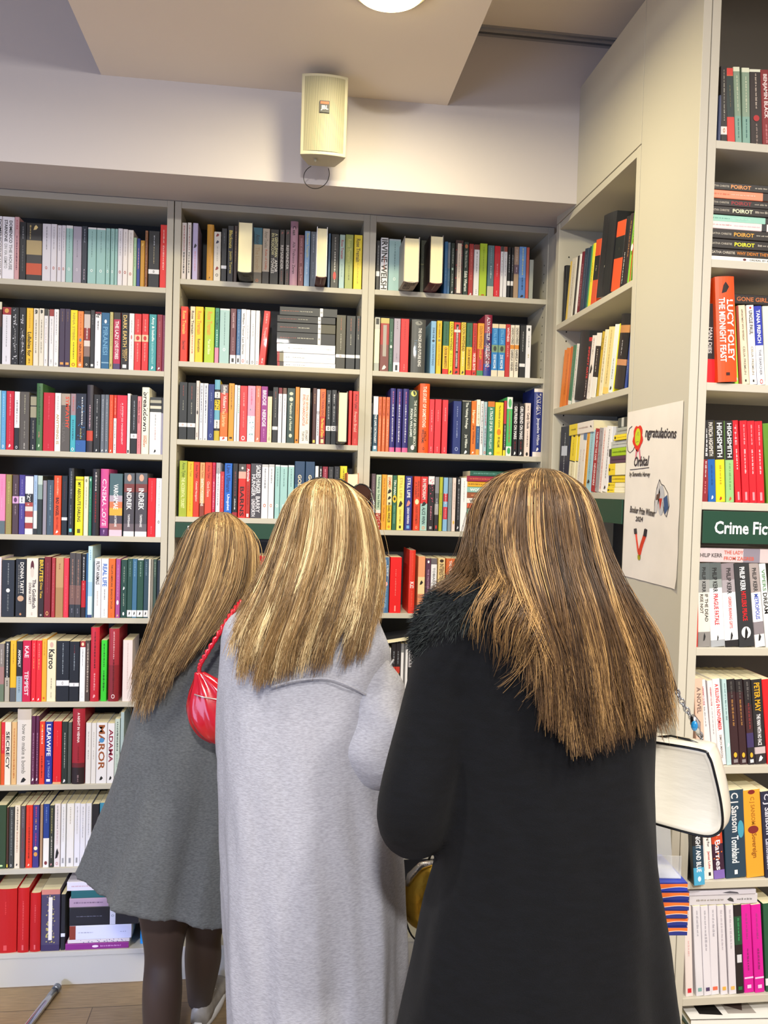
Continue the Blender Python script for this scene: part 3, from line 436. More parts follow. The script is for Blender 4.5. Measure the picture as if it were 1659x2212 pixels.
-241 34 191 0 -|dfe3e3 .03 a6c8c4|~,4c6c6c,.07,.68,.12;O,eef6f4,.72,.78,.25|aqua classic book
-204 20 193 0 -|6c3c44 .84 eeecf0|WILLIAMS WIFE,c8a8ac,.07,.35,.3;~,a88488,.52,.78,.3;=,333,.9,.97,.4|brown mauve book
-182 14 192 0 s|3a6898 .84 eeecf0|~,90b0d0,.05,.5,.3;~,90b0d0,.55,.8,.3;=,333,.9,.97,.4|
-167 17 193 0 s|eeecf0|William Trevor Last Stories,6c6860,.07,.82,.45;O,d8542c,.91,.97,.5|
-150 14 192 0 s|f2f0f2|~,888,.28,.55,.3;O,333,.93,.98,.4|
-134 17 191 0 s|f2f0f2|~,888,.25,.5,.25;O,333,.93,.98,.4|
-116 14 191 0 s|f2f0f2|~,aaa,.3,.55,.25;O,b03c30,.93,.98,.4|
-104 22 191 16 -|d43430|~,f0b0b0,.05,.25,.6;Trespass,f0a0a0,.3,.55,.5;~,f8d8d8,.88,.97,.4|leaning red book
169 34 191 0 -|4c4834 .73 f0eeec .79 3c3a30|~,b86848,.05,.3,.12;~,c8c4b0,.35,.65,.12;O,d87858,.75,.78,.2|thickest black classic after the flat pile book
205 33 190 0 -|24282a .73 f0eeec .79 24282a|~,b86848,.05,.3,.12;~,c8c4b0,.35,.55,.12|black classic with white band book
240 16 191 0 s|24282a .73 f0eeec .79 24282a|~,b86848,.05,.3,.2;~,c8c4b0,.35,.45,.2|
=M3 A 1927 third shelf of middle bay
-375 28 200 0 -|24282a .71 f0eeec .78 24282a|~,a84838,.06,.25,.12;~,c8c4b0,.32,.5,.12;O,d87858,.73,.76,.2|black classic with white band book, first from left end
-346 28 199 0 -|24282a .71 f0eeec .78 24282a|~,a84838,.06,.3,.12;~,c8c4b0,.35,.55,.12;O,d87858,.73,.76,.2|black classic with white band book, second from left end
-317 11 207 0 s|ddd4cc|~,8c8078,.1,.5,.5;o,3c3430,.5,.57,.5;~,7c7068,.88,.97,.5|
-304 12 199 0 s|eeecf2|~,1c2c48,.04,.5,.45;~,3c4c68,.5,.7,.3;A,222,.97,.99,.3|
-291 15 199 0 s|eeecf2|~,1c2c48,.04,.5,.45;~,3c4c68,.5,.7,.3;A,222,.97,.99,.3|
-275 21 197 0 -|18307c|~,8c9cc8,.15,.3,.2;~,8c9cc8,.45,.7,.2;O,8c9cc8,.88,.95,.4|navy with ring emblem book
-253 19 213 0 h|6cacc0 .16 2a2c30 .2 ece8e0 .3 2a2c30 .33 ecc828 .5 6cacc0 .66 ece8e0 .8 2a2c30 .84 c8b030|~,2a2c30,.22,.29,.7;~,2a2c30,.68,.82,.7;*,2a2c30,.34,.48,.8|tall blue yellow and white checkered book
-233 27 198 0 -|6c6468 .15 cc4838 .5 ec7024 .93 f4f0ec|Salley Vickers,e8dcd4,.02,.42,.55;The Librarian,f4c08c,.43,.75,.45;A,c83c28,.93,.98,.4|orange The Librarian book
-204 19 203 0 -|dc9828|~,7c4c10,.05,.45,.3;=,3c2810,.93,.96,.5|amber book, ninth from left end
-184 9 198 0 s|f2f0f0||
-174 9 197 0 s|f4f4f0|~,3c9c74,.05,.5,.5|
-164 25 196 0 -|e23438|~,f4a0a0,.12,.38,.5;~,f08888,.45,.75,.3;O,f8e0e0,.9,.98,.5|red with pale round emblem book
-138 27 197 0 -|f09cb8 .54 f0f2f4|~,c8587c,.05,.35,.3;*,2c8c94,.4,.97,.7|pink above white with teal slanted lettering book
-110 18 198 0 s|f07860|~,f8c8b8,.05,.2,.4;~,f4a490,.3,.65,.3;A,f8d8d0,.92,.97,.4|
-91 23 197 0 -|942c84|BRIDGE,f4e8f4,.07,.34,.55;NERDGE,f4e8f4,.42,.72,.55;~,c880bc,.76,.92,.4|magenta with chunky white capitals book
-68 16 162 0 s|f0dcb4|~,a89468,.1,.9,.2;O,8c7c58,.9,.96,.4|
-50 19 196 0 s|1c1e22 .71 f0eeec .77 1c1e22|~,a84838,.08,.2,.2;~,b8b8b0,.2,.55,.15|
-30 13 195 0 s|7c1c24 .11 f0eef2|~,777,.15,.45,.25;~,999,.88,.95,.2|
-15 14 195 0 s|6c4c3c .11 f0eef2|~,777,.15,.5,.25;~,999,.88,.95,.2|
1 28 195 0 -|243f3a|o,c8ccb0,.07,.13,.5;o,d8d8b8,.16,.24,.5;Memoirs of a Hunter,d8dcc0,.27,.78,.35;o,d8d8b8,.83,.9,.4|bottle green Memoirs of book
30 14 200 0 s|e48a24|~,8c4c10,.3,.5,.3;=,3c2010,.93,.96,.5|
46 36 198 0 -|f4ecdc|THE SEVEN DEATHS,d87c44,.12,.65,.24,.22;EVELYN HARDCASTLE,c85c3c,.12,.68,.24,-.1;STUART,6c5c50,.76,.95,.22,.22;TURTON,6c5c50,.78,.95,.22,-.12|cream THE SEVEN DEATHS OF book
92 13 199 0 s|4a221e|~,a87850,.1,.3,.4;=,e8c850,.93,.98,.6|
106 11 196 0 s|eceaf0 .4 b8b4bc .45 eceaf0|~,555,.45,.85,.4|
118 20 197 0 -|e86c2c .5 c8341c .85 8c1c28|TAN TWAN ENG,8c2c1c,.05,.5,.5;The House of Doors,f4dc50,.53,.88,.5;=,f4e0a0,.91,.98,.5|orange red book
140 18 194 0 s|22262a .66 f0eeec .75 22262a|~,d8d8d8,.08,.25,.4;~,b8b8b8,.3,.55,.4;O,333,.68,.73,.4|
159 18 195 0 s|22262a .66 f0eeec .75 22262a|~,d8d8d8,.08,.25,.4;~,b8b8b8,.3,.6,.4;O,333,.68,.73,.4|
221 11 195 0 s|e0302c|~,f08078,.9,.97,.3|
235 22 194 0 -|d4302c|Anne Tyler,641018,.05,.33,.5;French Braid,f0b0a8,.38,.75,.45;~,e87870,.88,.97,.3|red French Braid book
=M4 A 1656 fourth shelf of middle bay
-369 27 196 0 -|a4b430|Anne Tyler,5c7018,.03,.3,.5;THE ACCIDENTAL TOURIST,e4e8a0,.3,.85,.45|yellow green THE ACCIDENTAL TOURIST book
-341 21 194 0 -|f0bc14|Anne Tyler,a88408,.03,.28,.45;~,d8a010,.3,.9,.3|golden yellow book
-320 21 193 0 -|d4341c|Anne Tyler,7c1408,.05,.3,.45;Celestial Navigation,f0c8b8,.35,.72,.4|brick red Celestial Navigation book
-298 17 192 0 s|e0a468 .75 8c3c2c|Anne Tyler,a85c30,.03,.28,.45;EARTHLY POSSESSIONS,f4ecdc,.3,.8,.55|
-280 24 193 0 -|e4452a|Anne Tyler,8c1c10,.05,.3,.5;Clock Dance,f4c0b0,.35,.63,.4|orange red Clock Dance book
-255 11 193 0 s|cc1848|~,7c0c28,.05,.3,.5;~,f0a0b8,.35,.85,.5|
-242 15 193 0 s|a8a4a8 .2 eeecf0|~,666,.1,.8,.3|
-227 14 162 0 s|c43038|~,e88888,.1,.8,.3|
-212 26 192 0 -|1b68cc|Linn Ullmann,0c2c6c,.03,.53,.55;Unquiet,e8f0f8,.57,.87,.45|bright blue Unquiet book
-184 18 192 0 s|1a1a1e .9 a0202c|~,8c4c50,.15,.6,.4;~,e8e8e8,.65,.85,.6|
-164 27 191 0 -|4c4848 .14 d8a898 .27 d4241c|o,c8c8c8,.05,.1,.3;BARNS,2c0c0c,.42,.97,.55|red BARNS book
-137 15 191 0 s|b01c28 .25 b8281c|Animals,f4e8e8,.08,.32,.6;~,6c0c10,.4,.75,.4;=,f0e8e8,.92,.98,.5|
-121 38 194 0 -|46444c|SACRED HUNGER,eceaec,.03,.55,.42,.2;BARRY,dcd8dc,.6,.9,.4,.2;HUNGER,e4e0e4,.2,.6,.35,-.22;UNSWORTH,e8e4e8,.65,.97,.35,-.22|charcoal SACRED HUNGER book
-82 23 192 0 -|c8c8c8 .05 eceaee|~,5c5c5c,.08,.45,.3;O,c86c34,.73,.79,.4|white classic with orange ring book, thirteenth from right end
-58 20 193 0 -|c8c8c8 .05 f2f0f0|~,5c5c5c,.08,.35,.3;O,c86c34,.73,.79,.4|white classic with orange ring book, twelfth from right end
-35 17 192 0 s|dfe5e5 .03 a0ccc8|~,4c6c6c,.07,.4,.25;O,eef6f4,.73,.79,.5|
-17 26 191 0 -|dfe5e5 .03 a0ccc8|~,4c6c6c,.07,.4,.2;O,eef6f4,.73,.79,.35|aqua classic book, tenth from right end
11 21 192 0 -|dfe5e5 .03 a0ccc8|~,4c6c6c,.07,.4,.25;O,eef6f4,.73,.79,.4|aqua classic book, ninth from right end
34 36 207 0 s|1c4064 .4 245c7c|GOLD,f0d8b0,.23,.5,.35;~,90b8c8,.53,.7,.2|
72 33 207 0 s|1c4064 .4 245c7c|GOLD,f0d8b0,.23,.5,.35|
107 12 192 0 s|e8e8e8|~,888,.2,.8,.4|
121 11 192 0 s|16161a|~,e8e8e8,.05,.4,.6|
133 19 191 0 s|8c1832|~,d88898,.05,.4,.5|
154 19 191 0 s|2a2c30|~,e8e8e8,.3,.6,.6;~,666,.05,.2,.4|
175 20 193 0 s|2a2c30|~,888,.3,.6,.6;~,666,.05,.2,.4|
196 25 195 0 s|f2de1c|~,2c2408,.05,.4,.6|
=T1 A 2487 top shelf of corner bay
306 13 176 0 s|1a1c20 .62 ecebee .72 1a1c20|~,a8a8a8,.1,.5,.3|
321 27 187 0 -|dcdcdc .03 ecebee|IRVINE WELSH,1a1a1a,.03,.98,.8;~,d87850,.35,.6,.2|white book, second from left end
351 43 185 0 -|b8c8cc .03 a0c4c2|~,3c5c5c,.06,.6,.1;O,e8f4f2,.74,.8,.2|broad aqua classic book
467 20 187 0 s|3a4030 .45 8c8c60 .47 3a4030|*,5c6448,.1,.9,.5|
554 12 188 0 s|2c70ac|~,88b8dc,.5,.75,.3|
566 10 186 0 s|7c8ca0 .5 4c7ca8|~,2c3c4c,.4,.85,.4|
578 14 185 0 s|1e322e|~,b8c4bc,.1,.4,.4;o,a8c8c0,.48,.53,.5;~,b8c4bc,.6,.85,.4;A,eee,.93,.98,.4|
594 30 197 0 -|382426|*,c82434,.02,.98,.9;¦,e8dcd0,.06,.97,.5;~,a89484,.25,.7,.15|black and red dotted with ivory strip book
625 18 191 0 s|1f362f|o,c87850,.04,.12,.6;The Ghost Stories,c8ccc0,.16,.48,.35;Edith Wharton,e8ece4,.55,.93,.6|
645 17 186 0 s|a82c2c .05 b03030|~,d87c70,.1,.7,.3;A,f0e0e0,.95,1,.5|
664 20 185 0 s|7c342c .1 f0eef0|~,666,.14,.2,.3;~,666,.22,.55,.25;~,888,.88,.97,.25|
685 27 190 0 -|b0cc24|~,5c6c10,.06,.55,.15;=,b83c1c,.97,.99,.4|lime green book
715 24 185 0 -|567880 .8 c8c4ac|~,8cacb4,.05,.35,.25;~,c8d8dc,.4,.65,.3|slate blue with cream foot book
740 22 185 0 s|dc182c|~,b04048,.1,.35,.2;~,f0a0a8,.35,.6,.25;~,f0a0a8,.88,.97,.25|
763 11 184 0 s|4c4440 .1 f0eef0|~,777,.14,.6,.3|
775 13 184 0 s|9c4c3c .1 f0eef0|~,777,.14,.6,.3|
790 11 183 0 s|16181c .67 f0eeec .76 16181c|~,c8c8c8,.15,.5,.4|
803 10 183 0 s|16181c .67 f0eeec .76 16181c|~,c8c8c8,.15,.5,.4|
814 18 186 0 s|a88c78 .35 6c5460 .53 b09478|~,e0d0c0,.05,.3,.3;~,e0d0d8,.4,.5,.3|
833 26 188 0 -|6c9cdc .6 5484c8|~,e8e080,.03,.55,.5;~,1c3c5c,.6,.85,.4;A,222,.93,.98,.5|sky blue with yellow title book
860 11 187 0 s|c85c4c||
873 15 143 0 s|a8aca0||
=T2 A 2197 second shelf of corner bay
307 19 192 0 s|c8c8bc .22 f0ecc8 .85 b0b4a8|=,2c2c28,.02,.13,.6|
328 32 191 0 -|c8b868 .1 a82c24 .5 7c4038|¦,a8a094,.13,.72,.4;A,e8e0d4,.88,.97,.5|brown and red portrait book
360 15 190 0 s|2c5844|~,90b4a0,.25,.45,.3;o,dce8dc,.5,.56,.5;~,90b4a0,.6,.85,.3|
377 24 192 0 -|b0a4b4 .82 f0eef0|~,6c6470,.05,.2,.2;~,6c6470,.65,.78,.2;=,333,.87,.97,.35|lilac grey with white foot book
402 30 192 0 -|e42a2c|~,8c1c1c,.05,.4,.15;~,f4a8a0,.85,.97,.15|red beside large charcoal one book
441 52 192 0 h|4c4e4c|THE ONCE AND FUTURE KING,e8e6e0,.16,.88,.22,.1;T H WHITE,58748c,.38,.66,.2,-.2;o,8c8c84,.03,.11,.5|thick charcoal THE ONCE AND FUTURE KING book
513 19 190 0 s|8cbce0|ZONE ONE,1c3450,.12,.33,.4;o,2c3c48,.35,.4,.5;COLSON WHITEHEAD,3c6488,.44,.85,.4|
535 18 192 0 s|f4c424|SAG HARBOR,7c5c08,.05,.32,.4;=,8c8458,.35,.39,.5;COLSON WHITEHEAD,a88410,.43,.85,.4|
558 22 191 0 -|2c6848 .46 f2c020 .9 dc2c24|~,1c4430,.05,.42,.4;CROOK MANIFESTO,7c5408,.49,.88,.45|green yellow red CROOK MANIFESTO book, ninth from left end
581 15 191 0 s|f0dc24|COLSON,5c4c08,.02,.28,.6;WHITEHEAD,5c4c08,.3,.55,.6;~,a89818,.6,.85,.5;A,333,.92,.98,.5|
598 24 190 0 -|dc3c2c|¦,201412,.04,.88,.4;THE UNDERGROUND RAILROAD,f0e8e4,.08,.55,.25;COLSON WHITEHEAD,f0e8e4,.58,.85,.25;=,f0d8d0,.14,.19,.98;A,222,.92,.98,.5|red THE UNDERGROUND RAILROAD book
625 17 191 0 s|f0d048|COLSON WHITEHEAD,6c4c08,.02,.55,.65;~,f8f0d0,.55,.85,.5;A,333,.92,.98,.5|
645 22 190 0 -|2c6848 .46 f2c020 .9 dc2c24|~,1c4430,.05,.42,.4;CROOK MANIFESTO,7c5408,.49,.88,.45|green yellow red CROOK MANIFESTO book, eleventh from right end
668 16 190 0 s|d4342c|COLSON WHITEHEAD,6c1410,.03,.55,.5;NICKEL BOYS,f4e8e4,.58,.9,.6;A,222,.93,.98,.4|
686 24 191 0 -|f0a024 .49 c8302c .9 3c8c60|COLSON WHITEHEAD,8c5808,.05,.47,.45;HARLEM,d8ac30,.5,.68,.4;SHUFFLE,8c4470,.7,.88,.4|yellow and red HARLEM book
711 28 223 0 h|8c1c3c .3 3c1c58 .6 6c2440 .8 24348c|ALIYA WHITELEY,f0eef4,.04,.42,.4;THREE EIGHT ONE,f0eef4,.46,.85,.5;*,d83c5c,.1,.95,.9|tall multicolour book
740 24 192 0 -|ecd8b0 .08 2480c4 .4 7c9c74 .54 2480c4 .88 e8dcc0|STILL LIFE,70b4e0,.1,.38,.4;o,3c4438,.42,.52,.5;ZOE WICOMB,e8f4fc,.58,.85,.4|blue STILL LIFE book, seventh from right end
765 26 192 0 -|ecd8b0 .08 2480c4 .4 7c9c74 .54 2480c4 .88 e8dcc0|STILL LIFE,70b4e0,.1,.38,.4;o,3c4438,.42,.52,.5;ZOE WICOMB,e8f4fc,.58,.85,.4|blue STILL LIFE book, sixth from right end
792 17 193 0 s|c42c2c|WITNESS,f4e8e4,.06,.33,.5;~,f0a098,.4,.62,.4|
810 15 191 0 s|f2e8d4 .38 e08c24 .46 f2e8d4|UNDISCOVERED,3c342c,.05,.37,.6;GABRIELA WIENER,1c1814,.47,.88,.6|
827 16 192 0 s|f2e8d4 .38 e08c24 .46 f2e8d4|UNDISCOVERED,3c342c,.05,.37,.6;GABRIELA WIENER,1c1814,.47,.88,.6|
846 22 192 0 s|1b1d1f .73 f0eeec .79 1b1d1f|~,c8c8c8,.12,.5,.2|
869 19 193 0 s|f0eeee|o,333,.05,.11,.4;~,666,.2,.42,.3;~,b8a040,.55,.63,.3|
=T3 A 1908 third shelf of corner bay
302 6 173 0 s|1a1c20|~,ddd,.5,.9,.5|
310 18 198 0 s|f2f0f0 .33 1c4458 .9 5c8ca0|THE LIARS DICTIONARY,e8f0f4,.33,.85,.45;=,e8f0f4,.9,.96,.5|
329 12 197 0 s|e8703c|ELEY WILLIAMS,a83c14,.05,.35,.5;~,f8b890,.4,.9,.4|
343 12 197 0 s|e8703c|ELEY WILLIAMS,a83c14,.05,.35,.5;~,f8b890,.4,.9,.4|
357 13 197 0 s|e8703c|ELEY WILLIAMS,a83c14,.05,.35,.5;~,f8b890,.4,.9,.4|
371 19 229 0 h|2c2474 .93 e06498|~,c86c98,.05,.25,.4;~,e8e4f4,.25,.45,.5;~,e8e4f4,.47,.85,.5|tall indigo with white lettering book, sixth from left end
394 20 228 0 h|2c2474 .93 e06498|~,c86c98,.05,.25,.4;~,e8e4f4,.25,.45,.5;~,e8e4f4,.47,.85,.5|tall indigo with white lettering book, seventh from left end
417 21 229 0 h|2c2474 .93 e06498|~,c86c98,.05,.25,.4;~,e8e4f4,.25,.45,.5;~,e8e4f4,.47,.85,.5|tall indigo with white lettering book, eighth from left end
439 34 226 0 h|3c4c40|o,ece070,.01,.1,.6;THE HOUSE OF BROKEN BRICKS,e0e4d8,.16,.9,.3,.2;FIONA WILLIAMS,e0e4d8,.3,.75,.25,-.2;o,f0d8dc,.88,.96,.4|dark green THE HOUSE OF BROKEN BRICKS book
478 36 251 0 h|f05810|THE START OF SOMETHING,f8ecdc,.04,.63,.35;HOLLY,3c1408,.69,.83,.25,.15;WILLIAMS,3c1408,.66,.86,.25,-.1;O,5c200c,.92,.96,.2|tall orange THE START OF SOMETHING book
515 19 196 0 s|e2303c|~,f8a8b0,.2,.45,.3;~,f8a8b0,.48,.6,.3;~,f8a8b0,.88,.97,.3|
536 24 197 0 -|e2303c|~,f08890,.2,.42,.25;~,f8a8b0,.88,.97,.25|coral red book, twelfth from left end
564 21 196 0 s|e2303c|~,f8a8b0,.15,.4,.25;~,f8a8b0,.88,.97,.25|
604 30 193 0 -|1c3078|~,9ca8d0,.1,.3,.2;~,9ca8d0,.38,.7,.2;O,9ca8d0,.87,.94,.4|navy blue with ring emblem book
637 34 196 0 -|dcd8c0 .01 222a25|The Visiting Privilege,e8ece0,.03,.52,.35;Joy Williams,e8ece0,.63,.88,.35;A,eee,.92,.99,.35|black The Visiting Privilege book
672 18 196 0 s|f47818|Harrow,f8e8c0,.17,.42,.6;Joy Williams,5c2808,.45,.8,.5;A,fff,.94,.98,.4|
691 14 202 0 s|f2eedc .48 1c5484 .9 f0a040|~,b8b080,.1,.45,.5;~,88b0d0,.52,.8,.4|
706 12 197 0 s|f0eef0|~,444,.05,.8,.5|
719 12 195 0 s|b0ccd4|~,c86c7c,.1,.45,.6;~,8c7484,.5,.85,.6;O,e86c3c,.93,.98,.6|
733 26 197 0 -|d87828 .1 38866c|A TRACE OF SUN,e8f4ec,.12,.55,.45;PAM WILLIAMS,c8e4d8,.6,.88,.4;o,f0f4ec,.94,.99,.4|green A TRACE OF SUN book
761 31 195 0 -|f6dc1c|The Bookbinder of Jericho,6c5c10,.06,.48,.3;o,e08818,.5,.62,.5;PIP WILLIAMS,5c4c0c,.65,.85,.3;=,e8c010,.93,.97,.4|yellow The Bookbinder of Jericho book
794 10 202 0 s|c8303c .42 342c30 .9 f0dc3c|~,e0d8d8,.45,.85,.4|
805 21 216 0 -|e8f0e8 .2 50bc68 .84 eef4ee|o,5cb470,.03,.18,.6;~,d04848,.24,.78,.7;o,3ca45c,.86,.97,.6|green with white ends book
829 19 193 0 s|16141a|GIRLFRIEND ON MARS,f2eeee,.05,.68,.6;~,7c1820,.72,.87,.5;A,eee,.91,.98,.4|
851 20 194 0 s|16141a|GIRLFRIEND ON MARS,f2eeee,.05,.68,.6;~,7c1820,.72,.87,.5;A,eee,.91,.98,.4|
875 21 197 0 s|f0dcd0|~,5c4c48,.05,.15,.6;Candy Claude,2c1c20,.18,.48,.6;~,5c4c50,.52,.82,.3;o,222,.92,.99,.4|
906 34 251 0 h|e8dcd4 .05 1c2c80 .93 e8dcd4|THINK AGAIN,f0e8e0,.07,.38,.5;Jacqueline Wilson,e8e8f0,.43,.83,.4;A,eee,.86,.92,.3|tall navy THINK AGAIN book
=T4 A 1625 fourth shelf of corner bay
311 15 202 0 s|5c4854|~,b89ca0,.05,.35,.2|
328 19 199 0 s|bcd4b8 .64 f0f0e8 .7 b84030|Nothing to See Here,1c5844,.04,.6,.55;*,f0d8c8,.72,.98,.8|
349 18 200 0 s|f0a428|Now Is Not the Time,a06010,.07,.55,.3;Kevin Wilson,a06010,.6,.85,.35|
368 19 199 0 s|f6ecc4 .15 f4e8b0 .55 f4cc30|GRIMMISH,d85c14,.03,.24,.6;A,1c1814,.25,.34,.8;A,1c1814,.38,.45,.7;MICHAEL WINKLER,2c2008,.5,.87,.5;o,d88c18,.92,.97,.5|
389 15 198 0 s|28684c|TIN MAN,e8f0e0,.08,.35,.55;o,f0c428,.36,.5,1;o,2c1c10,.4,.46,.5;SARAH WINMAN,70b090,.55,.88,.4|
406 26 199 0 -|f6e66c|STILL LIFE,c8a840,.04,.42,.4;A,2c2420,.46,.58,.6;SARAH WINMAN,b89c38,.62,.88,.3;=,3c3410,.92,.97,.3|pale yellow STILL LIFE book
435 26 197 0 -|252c88|STILL LIFE,f0eef4,.03,.4,.45;A,d88c80,.44,.56,.6;SARAH WINMAN,e8e8f4,.58,.88,.35;=,70a8e0,.91,.97,.4|navy STILL LIFE book
467 24 197 0 -|e4441c|WHEN GOD WAS,8c2c14,.08,.38,.3,.2;A RABBIT,8c2c14,.1,.4,.3,-.2;o,f0e4b0,.42,.52,.6;SARAH WINMAN,a83414,.55,.88,.4;O,f0b890,.92,.97,.3|orange red with white flower book
492 26 197 0 -|d82c2c .5 a8d0c8|IN MEMORIAM,f4e0dc,.04,.42,.5;A,1c2c2c,.46,.55,.7;ALICE WINN,1c3c3c,.57,.88,.5;O,e88c4c,.92,.98,.4|IN MEMORIAM red above aqua book
520 23 199 0 -|f0ecec .15 241c20|*,e84870,.05,.5,.9;~,f090a8,.55,.8,.6;=,aaa,.92,.97,.4|black with pink and white lettering book
545 15 197 0 s|8c8c90 .3 5c5c60 .5 a8a4a0 .7 2c2a2c|~,ccc,.4,.6,.4;=,d82c2c,.9,.96,.3|
562 12 197 0 s|b8bc28|~,6c6c10,.3,.7,.3|
577 16 196 0 s|88b8dc .3 c42838 .45 88b8dc .55 d03040 .78 88b8dc|~,f4d8d8,.3,.5,.5;~,e8a0a8,.58,.75,.5|
595 13 196 0 s|84949c|~,5c6c74,.1,.6,.3|
610 13 196 0 s|ecd8cc|~,a8847c,.1,.6,.3;o,e0b850,.8,.87,.5|
626 13 196 0 s|1c1c20|~,d8d8dc,.03,.12,.7;~,8c8c90,.2,.8,.5;A,ddd,.9,.96,.5|
641 24 197 0 -|f4f2f2|~,888,.07,.45,.15;~,999,.88,.96,.15|white beside the flat pile book
=T5 A 1322 fifth shelf of corner bay
336 25 205 0 -|d4d8d0 .04 b4ccc4|o,8ca8a0,.73,.79,.3|pale aqua beside hair book
362 23 203 0 -|44709c|A YEAR OF,e8f0f4,.14,.34,.25,.2;MARVELLOUS WAYS,e8f0f4,.05,.42,.3,-.15;o,f0b8c0,.44,.52,.6;SARAH WINMAN,88acc8,.55,.9,.4|blue A YEAR OF MARVELLOUS WAYS book
388 42 204 0 -|ec0c0c|~,f48078,.22,.35,.1;~,f48078,.38,.7,.12;=,f49890,.87,.97,.12|broad bright red book
457 23 231 0 h|e4341c|~,f05c40,.05,.4,.2;Kill,f8e8e0,.5,.6,.6;~,f05c40,.65,.9,.3|tall red hardback book
491 26 208 0 -|f0a070 .36 f0d8a0 .66 ec9868|A,1c1410,.42,.5,.5|peach with cream panel book
519 19 202 0 s|582c48|o,f0eef0,.04,.09,.4;THE MOTHERS,b894ac,.2,.6,.3;~,b894ac,.65,.8,.3|
539 22 202 0 -|6c6468 .11 f0eeee|TOBIAS WOLFF,6c6c6c,.17,.7,.4|white book, seventh from left end
565 26 203 0 -|f0d090|INTERESTINGS,3a1c14,.1,.47,.6;MEG WOLITZER,d8481c,.48,.98,.6;o,3c2818,.02,.08,.6|cream THE INTERESTINGS book
594 33 203 0 -|d8682c .3 285c4c .6 c8703c .8 242c28|THE FEMALE PERSUASION,f4e8dc,.04,.7,.3|striped THE FEMALE PERSUASION book
629 27 202 0 -|1c1c18 .33 383830 .36 e8b030 .5 1c1c18|~,8c8448,.04,.3,.3;*,201c18,.36,.5,.8|black with yellow figures book
657 17 203 0 s|a8c8d0|¦,d02c70,.1,.9,.4;o,c02c60,.04,.09,.4|
676 9 202 0 s|1c1a20|~,e0e0e4,.05,.45,.6|
686 14 202 0 s|4488c8|~,b8dcf4,.15,.5,.5|
701 19 201 0 s|b8c8c0|~,8ca098,.1,.4,.3|
=T6 A 1030 sixth shelf of corner bay
388 12 163 0 s|e8e4e0||
402 16 189 0 s|241c20 .5 c83828 .62 2a1c14|~,888c94,.2,.45,.5;¦,e8a030,.62,.9,.5|
418 16 189 0 s|241c20 .5 c83828 .62 2a1c14|~,888c94,.2,.45,.5;¦,e8a030,.62,.9,.5|
437 10 179 0 s|8c8c8c .18 f2f0f0||
454 9 178 0 s|8c8c8c .1 f2f0f0||
465 32 179 0 s|8c8c90 .12 b0acb0 .48 282a2c|ARTISAN,1c1c1c,.05,.45,.75;~,c83c30,.52,.84,.3;o,f4f4f4,.88,.96,.4|
499 33 179 0 s|8c8c90 .12 b0acb0 .48 282a2c|ARTISAN,1c1c1c,.05,.45,.75;~,c83c30,.52,.84,.3|
=M5 A 1345 fifth shelf of middle bay
-107 28 178 0 s|dc3434|~,6c1418,.1,.5,.4|
-78 33 177 0 s|d82c30|~,b02024,.1,.3,.3|
-43 18 178 0 s|d4282c||
=S1 S 2354 top shelf of side bay
217 24 190 7 hs|16181c .3 2a2c2e||
244 20 193 34 s|e8c860||
265 42 193 34 s|dcd4c4|~,8c8478,.1,.8,.6|
310 19 193 34 s|302a28||
331 16 193 34 s|f0eeea||
349 29 193 34 s|74182c|~,c8a0a8,.2,.9,.3|
381 31 193 34 s|2c3c50|~,6c8098,.1,.8,.5|
414 17 193 34 s|20485c||
433 9 193 34 s|4c9c54||
444 20 193 34 s|f4e034|~,6c5c14,.3,.6,.6|
467 42 193 34 -|e0552c .25 20201e .62 e0552c|~,c8b8a0,.4,.5,.3|orange with black middle book
521 98 237 41 h|202226|~,f0e0c0,.62,.66,.7;~,2c2c30,.1,.9,.2|thickest black hardback book
623 62 193 34 -|e5582a .22 1c2224 .53 e5582a|~,6c6450,.38,.42,.2|tall orange with black middle book
688 27 193 34 s|1c1a1e|~,ececec,.5,.95,.4|
716 19 193 34 s|342428|~,d89c60,.1,.6,.5|
737 23 193 34 s|8ccc44|~,2c5c18,.1,.6,.3;o,f4f4f0,.45,.55,.6|
751 8 193 34 s|cc3c1c||
=S2 S 2066 second shelf of side bay
213 23 193 35 s|ec8428||
240 35 193 35 s|e8802a|~,a84c14,.1,.8,.4|
278 22 193 35 s|d46c2c||
302 26 193 35 s|4a7c5c .93 e8e8e0|~,8cb094,.1,.6,.3|
330 24 193 35 s|eceae2|~,7c6c64,.05,.9,.5|
356 81 219 40 h|202428||fat plain black book
440 24 193 35 s|c82424 .06 2a1a1e|INFINITY GATE,e8403c,.15,.65,.6;~,e8e0e0,.68,.95,.6|
466 31 193 35 s|f0e6de|~,3c3c3c,.05,.3,.3;A,222,.45,.6,.6;~,a8a098,.7,.9,.3|
499 38 193 35 s|f2ece2 .15 f2ece2 .2 1c1a18 .68 f4f0e8|~,e8e0d0,.25,.6,.3|
539 21 193 35 s|ccac30|~,3c2c10,.1,.3,.4|
562 26 193 35 s|f4e8c4|~,8c8458,.1,.8,.5|
590 42 193 35 -|f0dc98 .9 f4d070|~,a88c48,.05,.85,.4|pale sand with fine lettering book
635 31 193 35 s|e8f0f0|~,5c6c6c,.5,.8,.4;A,222,.9,.96,.4|
667 7 193 35 s|f6e428||
676 65 207 38 h|18181a .15 c88c54 .25 18181a .6 c88c60 .68 2a2624|~,d8d8dc,.35,.55,.3|tall black with pale figures book
744 14 193 35 s|284898|~,88a8d8,.6,.8,.3|
=S3 S 1780 third shelf of side bay
232 93 217 8 -|1c2240|~,e8ecf4,.1,.8,.3;=,c8d0e0,.3,.45,.6|navy with white stripes book
